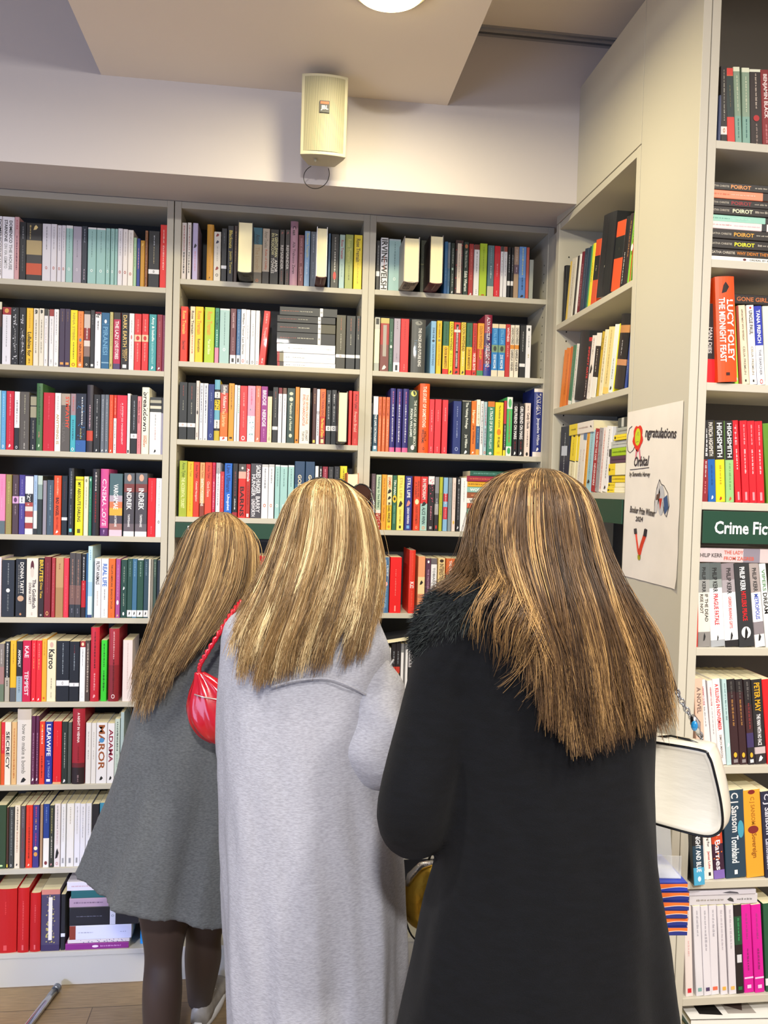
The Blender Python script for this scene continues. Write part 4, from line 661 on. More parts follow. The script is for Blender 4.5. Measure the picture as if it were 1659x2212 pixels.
323 53 191 23 -|f6dc30 .48 f4ecc8|o,222,.02,.08,.4;~,8c7c18,.12,.4,.4;=,222,.48,.495,.9;~,a89c60,.52,.9,.4|yellow and cream book
378 20 191 23 s|f6dc30 .48 f4ecc8|o,222,.02,.08,.5;=,222,.48,.495,.9|
400 32 191 23 s|ece8e2 .1 ece8e2|~,a8a4a0,.3,.9,.2|
434 26 191 23 s|5c7ca4 .15 ece8e2 .9 c84c2c|~,c88888,.3,.5,.3|
462 20 191 23 s|e4a430|~,a86c14,.1,.9,.4|
483 39 191 23 s|a4d0dc|~,4c7c8c,.05,.9,.3;A,222,.8,.87,.5|
524 35 191 23 s|a41a28|TALES FROM THE CAFE,f4e0e0,.05,.5,.4;NEVERWHERE,f4e0e0,.55,.9,.4|
560 28 191 23 s|a09ca0|*,5c5c60,.05,.95,.8|
590 24 191 23 s|f0e6e0|~,d83c34,.05,.95,.6|
616 39 191 23 -|f6f4f4|~,1c1c1c,.05,.8,.35;A,222,.9,.96,.3|white with black spaced letters book
=R0 R 2588 top shelf of crime bay
999 8 139 0 s|3c4870||
1008 17 207 -9 -|1c1618 .68 f4f0ec .77 1c1618|~,b8b4a8,.04,.62,.25;O,c89060,.7,.75,.3|black with white label book
1026 20 204 -15 -|e43c34 .08 e8703c .09 1f3434 .56 e43c34|~,8c7850,.2,.45,.15;=,8c7c74,.94,.99,.3|red with dark framed panel book
1046 17 208 -16 -|f0f4d8 .05 8ca48c .55 84b0a0 .93 f0f4e4|~,d8dcc0,.1,.5,.3;~,2c6464,.58,.8,.2;¦,84a898,.06,.06,.1|white framed sage book, fourth from left end
1064 20 208 -12 -|f0f4d8 .05 8ca48c .55 84b0a0 .93 f0f4e4|~,d8dcc0,.1,.5,.3;~,2c6464,.58,.8,.2|white framed sage book, fourth from right end
1085 31 207 -13 -|f2f4dc .03 2a1c1c|~,c8b8a8,.05,.45,.3;o,b82428,.52,.59,.5;~,a89488,.62,.85,.2;A,a83430,.9,.95,.3|black with red dot book
1116 21 208 -17 -|8c2226|BENJAMIN BLACK,f8e8e4,.05,.55,.6;~,d88888,.62,.85,.5|maroon with white capitals book
1138 19 210 -15 s|6c1c20||
=R2 R 2038 third shelf of crime bay
957 23 181 0 -|1e1a1c .7 d80c1c|MAN DIES,c8c4c0,.3,.63,.4,-.2|black above red MAN DIES book
980 47 240 -18 hf12|f04c04|THE MIDNIGHT FEAST,f8ece4,.2,.81,.3,-.2;LUCY FOLEY,f8ece4,.22,.8,.36,.22;A,1c0c0c,.05,.16,.4;=,3c140c,.91,.94,.2|thick orange THE MIDNIGHT FEAST book
1029 10 193 -18 -|9cdc3c|~,4c7c18,.35,.6,.3;A,fff,.92,.97,.4|lime green slim book
1040 7 180 -16 s|943424||
1048 18 182 -19 -|f4dcb8|APPOINTMENT WITH YESTERDAY,5c5048,.05,.45,.25;CELIA FREMLIN,7c7468,.52,.88,.3;=,222,.94,.97,.2|cream book, fourth from right end
1066 18 183 -17 -|f6ecdc|UNCLE PAUL,2a2628,.07,.37,.5;CELIA FREMLIN,8c8478,.52,.88,.3;o,c83430,.02,.05,.3;=,222,.94,.97,.2| book, third from right end
1085 20 182 -18 -|2434a8 .5 f2f2f4|TANA FRENCH,f4f4f8,.05,.47,.45;THE SEARCHER,6c6c70,.55,.88,.3;O,c85040,.93,.99,.4|blue and white book
1105 17 183 -16 s|ecead0||
=R3 R 1763 fourth shelf of crime bay
956 18 188 0 -|1c1a1c .48 8c1c24|~,f0eeec,.1,.45,.4;~,f4d8d8,.5,.7,.3;~,d87078,.75,.9,.3|black above maroon book
975 19 189 -13 -|1e1c1a .48 0f5ca8|PATRICIA HIGHSMITH,d8d0c4,.03,.44,.55;~,0c4484,.55,.8,.3;A,f4f0e8,.92,.97,.3|black above blue book
995 23 189 -12 -|1c1a18 .48 f8dc18|HIGHSMITH,f4f2ec,.03,.45,.55;~,a88c10,.55,.8,.3;A,a82c1c,.93,.98,.3|black above yellow book
1019 20 189 -11 -|1c1a18 .48 94c47c|HIGHSMITH,f4f2ec,.03,.45,.55;~,6c9858,.52,.85,.3;A,c85030,.93,.98,.3|black above green book
1043 16 191 -18 -|dc0c20|THE,f8a0a8,.05,.3,.3;~,f8c8cc,.35,.6,.3;=,f49098,.87,.97,.3|scarlet book, fifth from left end
1060 18 191 -15 -|dc0c20|~,f8a0a8,.05,.3,.3;~,f8c8cc,.35,.65,.3;=,f49098,.87,.97,.3|scarlet book, fourth from right end
1078 18 191 -15 -|dc0c20|~,f8a0a8,.05,.3,.3;~,f8c8cc,.35,.65,.3;=,f49098,.87,.97,.3|scarlet book, third from right end
1096 19 191 -15 -|dc0c20|~,f8a0a8,.05,.3,.3;~,f8c8cc,.35,.65,.3;=,f49098,.87,.97,.3|scarlet book, second from right end
1120 29 187 -19 s|5c8c1a||
=R4 R 1424 fifth shelf of crime bay
957 7 133 0 s|c82418||
965 30 196 -10 -|5c6464 .2 a0a09c .35 ece4d4 .82 8c8884|PHILIP KERR,242424,.05,.35,.3;IF THE DEAD,242424,.37,.7,.26,.2;RISE NOT,242424,.37,.6,.26,-.2;A,222,.83,.93,.2|IF THE DEAD RISE NOT book
997 35 197 -19 -|58605f .2 98a09c .3 e8e8e8 .92 a8acb0|PHILIP KERR,1c1c1c,.06,.35,.32;PRAGUE FATALE,c8202c,.37,.74,.32;A,222,.86,.93,.12|PRAGUE FATALE book
1032 34 197 -19 -|8c8084 .2 a8a0a4 .35 f6f6f6 .92 1c1a1c|PHILIP KERR,1c1c1c,.06,.37,.32;GREEKS BEARING GIFTS,dc3430,.4,.78,.22;A,222,.82,.92,.2|GREEKS BEARING GIFTS book
1066 39 198 -23 -|2a2c2e|PHILIP KERR,f4f4f4,.05,.33,.32;HITLERS PEACE,e0141c,.34,.69,.3;o,f0f0f0,.76,.9,.6;A,111,.76,.92,.25|black PEACE book
1107 26 199 -27 -|a89c98 .35 f2f2f4 .7 8c8488 .85 f4f0ec|PHILIP KERR,242424,.06,.34,.4;METROPOLIS,2448b4,.37,.67,.4;A,222,.84,.93,.3|METROPOLIS book, second from right end
1134 17 199 -27 s|f0f0ec|VIPERS,5c8c64,.07,.33,.5;DREAM,1c1c1c,.35,.6,.6|
=R5 R 1146 sixth shelf of crime bay
972 21 205 -16 -|e4bca4|A NOVEL,6c5c54,.1,.4,.5|salmon beside the chain book
995 18 202 -27 -|e8e0e0|HERBERT CLYDE,b02c30,.08,.3,.25;~,777,.32,.55,.2|white with fine red title book, second from left end
1013 14 200 -23 -|e8e0e0|HERBERT CLYDE,b02c30,.08,.3,.25;~,777,.32,.65,.2|white with fine red title book, third from left end
1027 19 205 -26 -|ece8e6|A KILLING IN NOVEMBER,d82028,.06,.6,.5;SIMON MASON,8c7c78,.65,.92,.3|white A KILLING IN NOVEMBER book
1047 12 204 -22 -|b8d4d4|~,5c7c80,.05,.48,.4;A,fff,.74,.79,.5|aqua book, fifth from left end
1060 21 203 -22 -|1c1618 .15 34161a|~,5c5854,.03,.22,.4;~,a87840,.24,.55,.35;o,e8b030,.86,.92,.4;=,8c8484,.94,.98,.5|dark maroon with yellow crescent book, fifth from right end
1081 19 203 -22 -|1c1618 .15 34161a|~,5c5854,.03,.22,.4;~,a87840,.24,.55,.35;o,e8b030,.86,.92,.4;=,8c8484,.94,.98,.5|dark maroon with yellow crescent book, fourth from right end
1101 18 203 -22 -|201a1c .3 3c1c20 .63 3c3060 .8 241c24|~,6c6864,.03,.24,.5;~,8c3434,.28,.6,.4;o,e8b030,.86,.92,.4;=,d8d8d8,.94,.98,.5|black and purple with yellow crescent book
1120 28 202 -21 -|1e1c1e .8 c8b8b8 .88 2a2428|PETER MAY,e0a81c,.04,.38,.5;THE MAN WITH NO FACE,f0ecec,.41,.78,.35;A,eee,.9,.97,.4|black book, second from right end
1150 22 203 -24 s|dc0c18||
=R6 R 874 seventh shelf of crime bay
963 27 206 -18 f26|14181c .55 1c3c50 .8 48a8d0|MIDNIGHT AND BLUE,f0f0f0,.33,.85,.45;o,d8f0f8,.9,.96,.3|MIDNIGHT AND BLUE fading to blue book
991 16 210 -25 -|f2eeea|MURDER CABLE,6c6460,.2,.9,.6|white grey lettered beside MIDNIGHT book
1007 19 210 -23 -|f4ece4|Worth Fighting For,2a2424,.3,.63,.4;James Luke,b83430,.68,.88,.4;=,222,.92,.96,.3|white Worth Fighting For book
1027 28 210 -24 -|6c1418 .3 c8401c .6 381430 .9 8468b8|Samuel Barnes,e8e0e8,.15,.9,.5;*,f07020,.3,.8,.9|red and orange flame patterned book
1057 52 210 -17 -|203c50|C J Sansom,d8d8d8,.03,.48,.45;Tombland,e8ecec,.52,.83,.35;o,4498b0,.35,.55,.3,.3;=,e8e8e8,.91,.96,.15|teal blue Tombland book
1110 45 210 -21 -|f0a428|C J SANSOM,a86c14,.08,.4,.3;Sovereign,8c5410,.5,.78,.35;o,7c2420,.41,.5,.6;o,7c1c18,.0,.05,.4|golden book, second from right end
1156 26 208 -23 s|20223c|C J Sansom,d0d0dc,.03,.5,.7;Lamentation,c0c0d0,.55,.9,.6|
=R7 R 596 eighth shelf of crime bay
967 19 215 -14 -|e8dcd6 .9 e8dcd6|~,a8a0a0,.03,.15,.5;~,dcaca8,.38,.55,.4;=,d02434,.91,.96,.5|white with red foot square book
993 19 216 -18 -|e2dfe4|~,a8a4ac,.05,.35,.6;=,7ca8a4,.91,.95,.5|white with green foot square book
1013 19 215 -18 -|e4e0e6|~,a8a4ac,.05,.5,.6;=,4c3c64,.91,.95,.5|white with purple foot square book
1032 20 215 -16 -|e4e0e6|~,a8a4ac,.05,.35,.6;=,e86c4c,.91,.95,.6|white with orange foot square book
1055 18 215 -19 -|e4dfe4|~,b8b0b8,.05,.5,.5;=,e8b048,.91,.95,.5|white with yellow foot square book, fifth from left end
1076 19 215 -18 -|e4dfe4|~,b8b0b8,.05,.5,.5;=,e8b860,.91,.95,.5|white with yellow foot square book, fifth from right end
1095 20 215 -17 -|1c1418 .13 1c4c30 .45 1c1418|~,3c9c60,.15,.42,.5;=,d8d8dc,.56,.65,.6;=,1c6c38,.92,.96,.5|black and green slim book
1116 25 214 -19 -|dc0c9c|~,a83c84,.1,.4,.5;~,8c2c6c,.5,.75,.6;=,f4c8ec,.82,.84,.9;=,f4c8ec,.91,.95,.4|vivid magenta book, third from right end
1142 25 214 -20 -|dc0c9c|~,a83c84,.1,.4,.5;~,8c2c6c,.5,.75,.6;=,f4c8ec,.82,.84,.9;=,f4c8ec,.91,.95,.4|vivid magenta book, second from right end
1171 32 215 -18 s|1c5438 .85 f0f0f0 .93 1c5438|~,8cb8a0,.05,.25,.4|"""
PILES=r"""=M2 A flat pile on second shelf of middle bay
-33 203 2379.4 30.2|24282a .7 f0eeec .75 24282a|~,b86848,.03,.33,.12;~,c8c4b0,.35,.57,.15;O,333,.71,.74,.2|black white-banded classic book, topmost of the flat pile on second shelf of middle bay
-41 205 2353.9 24.8|1b1d1f .7 f0eeec .75 1b1d1f|~,a84838,.05,.33,.12;~,c8c4b0,.36,.53,.15;O,333,.71,.74,.2|thinnest black classic book of the flat pile on second shelf of middle bay
-41 206 2320.2 33.1|26282a .7 f0eeec .75 4a4630|~,a84838,.05,.33,.12;~,c8c4b0,.36,.57,.15;O,333,.71,.74,.2|black classic book third down the flat pile on second shelf of middle bay
-41 206 2280.2 39.4|26282a .7 f0eeec .75 26282a|~,a84838,.05,.33,.1;~,c8c4b0,.35,.63,.12;O,333,.71,.74,.16|fattest black classic book of the flat pile on second shelf of middle bay
-40 206 2247.7 31.9|a82c2c .04 4c4838 .11 f2f2f4|~,555,.15,.22,.15;~,888,.27,.5,.12;~,aaa,.85,.95,.12|uppermost white book of the flat pile on second shelf of middle bay
-39 206 2215.1 32.0|a82c2c .04 8c8468 .11 f2f2f4|~,555,.15,.22,.15;~,888,.27,.48,.12;~,aaa,.85,.95,.12|middle white book of the flat pile on second shelf of middle bay
-38 206 2195.0 19.5|a82c2c .04 4c4440 .11 f2f2f4|~,555,.15,.22,.2;~,888,.27,.48,.2;~,aaa,.85,.95,.2|bottom white book of the flat pile on second shelf of middle bay
=T4 A flat pile on fourth shelf of corner bay
673 225 1830.0 19.0|1c5c4c|~,6ca89c,.06,.45,.5;o,e8e4d0,.5,.56,.5|dark green topmost book of the flat pile on fourth shelf of corner bay
661 232 1809.6 19.8|a01c3c|~,e07c48,.05,.4,.5;A,f0e8e0,.47,.54,.5|crimson book of the flat pile on fourth shelf of corner bay
662 233 1790.0 19.0|e8ac1c|~,7c4c08,.03,.45,.55;A,f4ecd8,.47,.53,.5|amber book of the flat pile on fourth shelf of corner bay
663 233 1769.5 19.9|8cc0b4|WODEHOUSE,f4f4f0,.05,.47,.55;=,1c1c1c,.49,.53,.5|aqua book high in the flat pile on fourth shelf of corner bay
664 233 1749.1 19.9|98502c|~,dc9c68,.07,.44,.5|brown book of the flat pile on fourth shelf of corner bay
664 233 1729.4 19.0|f0ece4|WODEHOUSE,3c3c3c,.04,.5,.55|white book of the flat pile on fourth shelf of corner bay
666 232 1711.1 17.7|e4542c|~,8c2410,.05,.45,.5|orange red book of the flat pile on fourth shelf of corner bay
666 232 1690.6 19.9|6cb0a0|~,d8e8dc,.06,.45,.5|sea green book of the flat pile on fourth shelf of corner bay
668 232 1674.0 16.0|88c01c|~,2c5c08,.06,.45,.5|lime book of the flat pile on fourth shelf of corner bay
669 231 1651.3 22.1|2c5ca0|~,88b0e0,.05,.45,.5|blue book of the flat pile on fourth shelf of corner bay
670 231 1637.7 13.0|246478|WODEHOUSE,f0f0f0,.05,.5,.7|teal book above the lowest of the flat pile on fourth shelf of corner bay
670 231 1625.0 12.1|246478|WODEHOUSE,f0f0f0,.05,.5,.7|lowest teal book of the flat pile on fourth shelf of corner bay
=L9 A flat pile on bottom shelf of left bay
-726 216 121.0 21.6|8c2480|o,f4e0f0,.42,.52,.4;~,d8a0d0,.55,.88,.4|magenta lowest book of the flat pile on bottom shelf of left bay
-719 211 143.2 13.0|e8dcd8|*,5c4c80,.2,.95,.8|pink speckled book of the flat pile on bottom shelf of left bay
-713 211 156.8 49.0|8c3420 .1 e4e6fa|~,889,.14,.38,.12;~,99b,.82,.93,.1|thick white book with rust end in the flat pile on bottom shelf of left bay
-714 237 206.5 65.2|15161c .58 e8e8f0 .66 15161c|~,889,.1,.48,.06;O,99a,.6,.64,.12|thickest black book of the flat pile on bottom shelf of left bay
-715 188 272.3 31.3|b89cb0 .75 2c3068|~,58405c,.08,.62,.4|mauve book with navy end in the flat pile on bottom shelf of left bay
-710 183 304.2 26.6|1c6468||teal book of the flat pile on bottom shelf of left bay
-724 190 331.3 31.6|e8e4f0|~,c89ca8,.08,.6,.4|white topmost book of the flat pile on bottom shelf of left bay
=R1 R flat pile on second shelf of crime bay
947 205 2480.0 17.5|221e1c|AGATHA CHRISTIE,a8a090,.0,.24,.26;POIROT,f09858,.26,.5,.5;~,b0a898,.55,.9,.4|black with orange capitals book, topmost of flat pile on second shelf of crime bay
948 205 2460.9 18.5|b8402c .02 f4906c .64 2a2422|~,c86444,.04,.24,.26;~,f8c0a8,.26,.55,.26|peach book of the flat pile on second shelf of crime bay
948 205 2443.7 16.6|241e1e|AGATHA CHRISTIE,a8a090,.0,.24,.26;POIROT,98242c,.27,.51,.5;~,b0a898,.55,.9,.3|black lettered in dark red book, of the flat pile on second shelf of crime bay
949 205 2424.7 18.4|241e1c|AGATHA CHRISTIE,a8a090,.0,.24,.26;POIROT,f0ecc0,.28,.52,.48;~,b0a898,.55,.9,.4|black lettered in cream book, of the flat pile on second shelf of crime bay
950 205 2408.5 15.5|98ccb8 .68 2a2c2a|~,5c9484,.02,.25,.26;~,c8e4d8,.28,.5,.2|mint green book of the flat pile on second shelf of crime bay
951 205 2390.9 17.1|f4dcd8 .62 2a2c30 .68 f4dcd8|~,c08c8c,.02,.26,.26;~,e8b8c0,.29,.6,.2|pale pink book of the flat pile on second shelf of crime bay
951 205 2369.0 21.3|241e1c|AGATHA CHRISTIE,a8a090,.0,.26,.22;POIROT,e0a038,.29,.53,.42;~,b0a898,.56,.9,.26|black lettered in gold book, of the flat pile on second shelf of crime bay
952 206 2347.2 21.2|241e1c|AGATHA CHRISTIE,a8a090,.0,.27,.22;POIROT,f4e828,.3,.54,.42;~,b0a898,.58,.9,.4|black lettered in bright yellow book, of the flat pile on second shelf of crime bay
953 206 2330.1 16.5|241e1c|AGATHA CHRISTIE,b8b0a0,.0,.31,.36;WHY DIDNT THEY ASK EVANS,c87820,.33,.95,.45|black with orange title book, second in the flat pile on second shelf of crime bay
954 206 2319.0 10.5|f8f4e8|o,5c2024,.4,.44,.5;ORDEAL BY INNOCENCE,3c3c3c,.48,.9,.4|white lowest book of the flat pile on second shelf of crime bay
=R2 R uprights of third crime bay shelf
1006 183 2222.7 22.4|201a18|GONE GIRL,b86838,.1,.52,.45|black GONE GIRL lying across the uprights of third crime bay shelf
=R4 R uprights of fifth crime bay shelf
941 208 1622.9 33.0|d0c0c0 .6 8c8490 .8 d0c0c0|PHILIP KERR,4c4444,.06,.35,.28;THE LADY,c85844,.37,.6,.26,.22;FROM ZAGREB,c85844,.37,.73,.26,-.2|grey pink book lying across the uprights of fifth crime bay shelf
=R7 R eighth shelf of crime bay
963 170 835.9 11.2|d0ccd4|A,55545c,.5,.75,.6|upper of two white books lying on eighth shelf of crime bay
968 171 811.9 23.3|d4d0d4|~,8c8478,.1,.5,.4;A,444,.55,.65,.5;~,777,.7,.92,.3|lower of two white books lying on eighth shelf of crime bay
=S3b S uprights of third side bay shelf
331 208 1963.7 35.9|e8d038 .36 ece4dc|~,8c7c20,.08,.3,.2;~,b8a098,.42,.8,.3;A,222,.88,.94,.2|white and yellow book lying across the uprights of third side bay shelf
=S3 S short pile on third shelf of side bay
663 188 1780.0 14.6|f6dc28 .38 f6eecc|o,222,.03,.1,.4;~,a08818,.12,.35,.3|yellow lowest book of the short pile on third shelf of side bay
664 186 1795.2 13.1|f6dc28 .38 f6eecc|o,222,.03,.1,.4;~,a08818,.12,.35,.3|yellow second lowest book of the short pile on third shelf of side bay
671 177 1808.8 19.4|202c54 .16 f6d828|~,a08818,.2,.9,.3|navy ended yellow book of the short pile on third shelf of side bay
673 173 1828.9 33.0|f6d828 .38 f6eecc|o,222,.03,.1,.3;~,a08818,.12,.33,.12|thick yellow book of the short pile on third shelf of side bay
679 165 1862.5 20.1|54344c|~,302030,.1,.9,.2|purple book of the short pile on third shelf of side bay
664 178 1883.2 22.2|3c4038 .14 a8cc18|~,5c7c08,.2,.9,.5|lime book with dark end in the short pile on third shelf of side bay
675 166 1906.0 19.8|c4c8c4|~,7c807c,.1,.9,.2|grey book under yellow in the short pile on third shelf of side bay
703 136 1926.4 15.4|f6dc28|o,222,.05,.15,.5;~,a08818,.2,.9,.2|short yellow upper book of the short pile on third shelf of side bay
710 127 1942.3 19.4|a8aca4|~,74786c,.1,.9,.3|light grey second from top of the short pile on third shelf of side bay
718 117 1962.3 26.3|4c5450 .3 c8c8c0 .5 3c4440||dark topmost book of the short pile on third shelf of side bay"""
UPEND=r"""-177 49 2485 174 1a1a1c 1a1a1c JACK|black covered fat one standing on its spine, pages outward, on top shelf of middle bay
87 36 2485 172 ecebe8 5c2018 ~|thin white covered one standing on its spine, pages outward, on top shelf of middle bay
175 32 1927 177 1c1c1e 2a2c28 -|black covered one standing on its spine, pages outward, on third shelf of middle bay
212 39 1656 169 e87040 e8c8b0 -|orange edged one standing on its spine, pages outward, on fourth shelf of middle bay
388 53 2487 157 a8a098 a89c90 THE_COLLECTED_STORIES_OF|grey covered fat one standing on its spine, pages outward, on top shelf of corner bay
478 47 2487 169 2a1c1c 5c1826 ~|maroon spined one standing on its spine, pages outward, on top shelf of corner bay"""
# ------------------------------------------------------------------ books
PLANES = {'A': lambda u, y: ((u, y, 0), 0), 'R': lambda u, y: ((u, y-1.134, 0), 0), 'S': lambda u, y: ((.914+y, -u, 0), -math.pi/2)}
PAGE = lin('e6dcb4')
def bands_of(s):
    t = s.split(); cols = t[0::2]; cuts = [0]+[float(x) for x in t[1::2]]+[1]
    return [(cuts[i], cuts[i+1], lin(c)) for i, c in enumerate(cols)]
def mute(c): return tuple(x*.93+.004 for x in c)
def cover(q, w, h, d, bands, hb):
    """Wrap-round cover: spine in front (y = 0), boards going back; bands run down the spine."""
    th = .0022 if hb else .0006; bul = min(.004, w*.12) if hb else .0
    if hb:
        out = [(-w/2, d), (-w/2, .006), (-w/2, .0035)]+[(x*w/2*.98, bul*(x*x)) for x in (-1, -.66, -.33, 0, .33, .66, 1)]+[(w/2, .0035), (w/2, .006), (w/2, d)]
    else:
        out = [(-w/2, d), (-w/2, .0012), (-w/2+.0012, .0)]+[(w/2-.0012, .0), (w/2, .0012), (w/2, d)]
    n = len(out); inn = []
    for x, y in out:
        inn.append((max(-w/2+th, min(w/2-th, x)), max(y, 0)+(th if y < d-.001 and abs(x) < w/2 or y < .007 else 0)))
    main = max(bands, key=lambda b_: b_[1]-b_[0])[2]
    zs = [h*(1-b_[0]) for b_ in bands]+[0.0]
    for i in range(len(bands)):
        z1, z0 = zs[i], zs[i+1]
        for k in range(n-1):
            sp = (1 <= k <= n-3)
            c = bands[i][2] if sp else main
            (xa, ya), (xb, yb) = out[k], out[k+1]
            q.add([(xa, ya, z0), (xb, yb, z0), (xb, yb, z1), (xa, ya, z1)], [(0, 1, 2, 3)], mute(c))
            (xc, yc), (xd, yd) = inn[k], inn[k+1]
            q.add([(xc, yc, z0), (xd, yd, z0), (xd, yd, z1), (xc, yc, z1)], [(3, 2, 1, 0)], (.75, .74, .7))
    for z, c in ((h, bands[0][2]), (0, bands[-1][2])):
        for k in range(n-1):
            f = (0, 1, 2, 3) if z else (3, 2, 1, 0)
            q.add([(*out[k], z), (*out[k+1], z), (*inn[k+1], z), (*inn[k], z)], [f], mute(main if not (1 <= k <= n-3) else c))
    for s in (0, n-1):
        q.add([(*out[s], 0), (*out[s], h), (*inn[s], h), (*inn[s], 0)], [(0, 1, 2, 3)], mute(main))
def pages(q, w, h, d, hb):
    g = .0035 if hb else .0003; t = .0024 if hb else .0007
    q.box(-w/2+t, w/2-t, .0045 if hb else .0012, d-(.005 if hb else .0004), g, h-g, PAGE, 1)
def marks(q, w, h, spec, hb, rs):
    """Lettering and emblems on the spine, read from top to bottom."""
    bul = min(.004, w*.12) if hb else 0; k = [0]
    def put(pts, fs, col):
        k[0] += 1; e = .00025+.00002*k[0]
        q.add([(x, bul*(2*x/w)**2*.96-e, z) for x, z in pts], fs, col)
    for s in spec.split(';') if spec else ():
        t = s.split(','); txt, col, a, b_, rel = t[0], lin(t[1]), float(t[2]), float(t[3]), float(t[4])
        off = float(t[5]) if len(t) > 5 else 0
        L_ = (b_-a)*h; zt = h*(1-a); hw = w*rel/2; cx = off*w
        if txt == '~':
            z = zt; n = 0
            while z > zt-L_+.002:
                l = rs.uniform(.004, .011); l = min(l, z-(zt-L_)); hh = min(hw, .0035)*rs.uniform(.55, 1)
                m_ = max(1, int(l/.0022))
                for i in range(m_):
                    c0 = z-i*l/m_; hb_ = hh*rs.uniform(.5, 1)
                    put([(cx-hh*.6, c0), (cx+hb_, c0), (cx+hb_, c0-l/m_*.66), (cx-hh*.6, c0-l/m_*.66)], [(3, 2, 1, 0)], col)
                z -= l+.0018
        elif txt == '=': put([(cx-hw, zt), (cx+hw, zt), (cx+hw, zt-L_), (cx-hw, zt-L_)], [(3, 2, 1, 0)], col)
        elif txt in '¦|': put([(cx-hw, zt), (cx+hw, zt), (cx+hw, zt-L_), (cx-hw, zt-L_)], [(3, 2, 1, 0)], col)
        elif txt in ('o', 'O'):
            N_ = 20; p = [(cx+hw*math.cos(i*2*math.pi/N_), zt-L_/2+L_/2*math.sin(i*2*math.pi/N_)) for i in range(N_)]
            if txt == 'o': put(p, [tuple(range(N_))], col)
            else:
                p2 = [(cx+hw*.62*math.cos(i*2*math.pi/N_), zt-L_/2+L_/2*.62*math.sin(i*2*math.pi/N_)) for i in range(N_)]
                put(p+p2, [(i, (i+1) % N_, N_+(i+1) % N_, N_+i) for i in range(N_)], col)
        elif txt == 'A':
            put([(cx-hw, zt-L_), (cx+hw*.2, zt-L_*.9), (cx+hw, zt-L_*.45), (cx+hw*.1, zt), (cx-hw*.5, zt-L_*.3)], [(0, 1, 2, 3, 4)], col)
        elif txt in ('*', 'P'):
            for i in range(int(26 if txt == '*' else 70)):
                x = cx+rs.uniform(-hw, hw)*.9; z = zt-rs.random()*L_; r_ = rs.uniform(.0006, .0022)*(1 if txt == '*' else 1.6)
                put([(x-r_, z-r_*.6), (x+r_*.4, z-r_), (x+r_, z+r_*.7), (x-r_*.3, z+r_)], [(0, 1, 2, 3)], col)
        else:
            v, f, ar = glyphs(txt)
            put([(cx-hw+y*2*hw, zt-x*L_) for x, y in v], f, col)
def book_meshes(w, h, d, bs, mk, hb, seed):
    rs = random.Random(seed); a, b_, c = MB(), MB(), MB()
    cover(a, w, h, d, bs, hb); pages(b_, w, h, d, hb); marks(c, w, h, mk, hb, rs); return a, b_, c
STUFF = MB()
def put_book(M, w, h, d, bs, mk, hb, seed, label, group, stuff=False):
    a, b_, c = book_meshes(w, h, d, bs, mk, hb, seed)
    if stuff:
        for q in (a, b_, c):
            STUFF.M = M; STUFF.v += [tuple(M @ Vector(v)) for v in q.v]; n = len(STUFF.v)-len(q.v)
            STUFF.f += [tuple(i+n for i in f) for f in q.f]; STUFF.c += q.c; STUFF.m += q.m
        return
    e = empty('book', label=label, cat='book', group=group); e.matrix_world = M
    a.build('cover', M_PRINT, e, color=True)
    for i in range(len(b_.m)): b_.m[i] = 0
    b_.build('page_block', M_PAGE, e)
    if c.f: c.build('spine_lettering', M_PRINT, e, color=True)
    return e
seed = 0
for ln in BOOKS.strip().split('\n'):
    if ln[0] == '=':
        t = ln[1:].split(' ', 3); row, pl, z, ph = t[0], t[1], int(t[2])/1000, t[3]; group = 'books standing on '+ph; continue
    seed += 1; a, bs, mk, lab = ln.split('|') if ln.count('|') == 3 else (ln.split('|')[0], ln.split('|')[1], '|'.join(ln.split('|')[2:-1]), ln.split('|')[-1])
    u, w, h, lean, fl = a.split(); u, w, h, lean = (int(x)/1000 for x in (u, w, h, lean))
    hb = 'h' in fl; fo = int(fl.split('f')[1])/1000 if 'f' in fl else 0
    rs = random.Random(seed*13); y = .006+rs.uniform(0, .003)-fo-(.004 if hb else 0)+(.065 if row == 'R0' else 0)+(.004 if pl == 'S' else 0)
    d = .150 if hb else .126
    if row == 'L9': d = .16; y += (.02 if u > -.6 else 0)
    if row in ('M5', 'T6'): pass
    ang = math.atan2(lean, max(h, .01)); w_ = max(.004, w-.0005)
    if row == 'L1' and bs.startswith('2a2826'): d = .13
    px = u+w if lean > 0 else u
    loc, rz = PLANES[pl](px, y); c_ = (-w_/2 if lean > 0 else w_/2)
    M = Matrix.Translation((loc[0], loc[1], z+.0003)) @ Matrix.Rotation(rz, 4, 'Z') @ Matrix.Rotation(ang, 4, 'Y') @ Matrix.Translation((c_, 0, 0))
    put_book(M, w_, h, d, bands_of(bs), mk, hb, seed, lab+', '+ph, group, 's' in fl)
for ln in PILES.strip().split('\n'):
    if ln[0] == '=':
        t = ln[1:].split(' ', 2); row, pl, ph = t; group = 'books lying in '+ph; continue
    seed += 1; a = ln.split('|')[0]; bs = ln.split('|')[1]; mk = '|'.join(ln.split('|')[2:-1]); lab = ln.split('|')[-1]
    u, w, z, t_ = a.split(); u, w, z, t_ = int(u)/1000, int(w)/1000, float(z)/1000, float(t_)/1000
    if row in ('S3',): w = min(w, .797-u)
    if row == 'R7': d = .2
    rs = random.Random(seed*7); y = .007+rs.uniform(-.002, .003); d = .126
    loc, rz = PLANES[pl](u+w, y)
    M = Matrix.Translation((loc[0], loc[1], z+t_/2+.0002)) @ Matrix.Rotation(rz, 4, 'Z') @ Matrix.Rotation(R(-90), 4, 'Y')
    put_book(M, t_, w, d, bands_of(bs), mk, False, seed, lab, group)
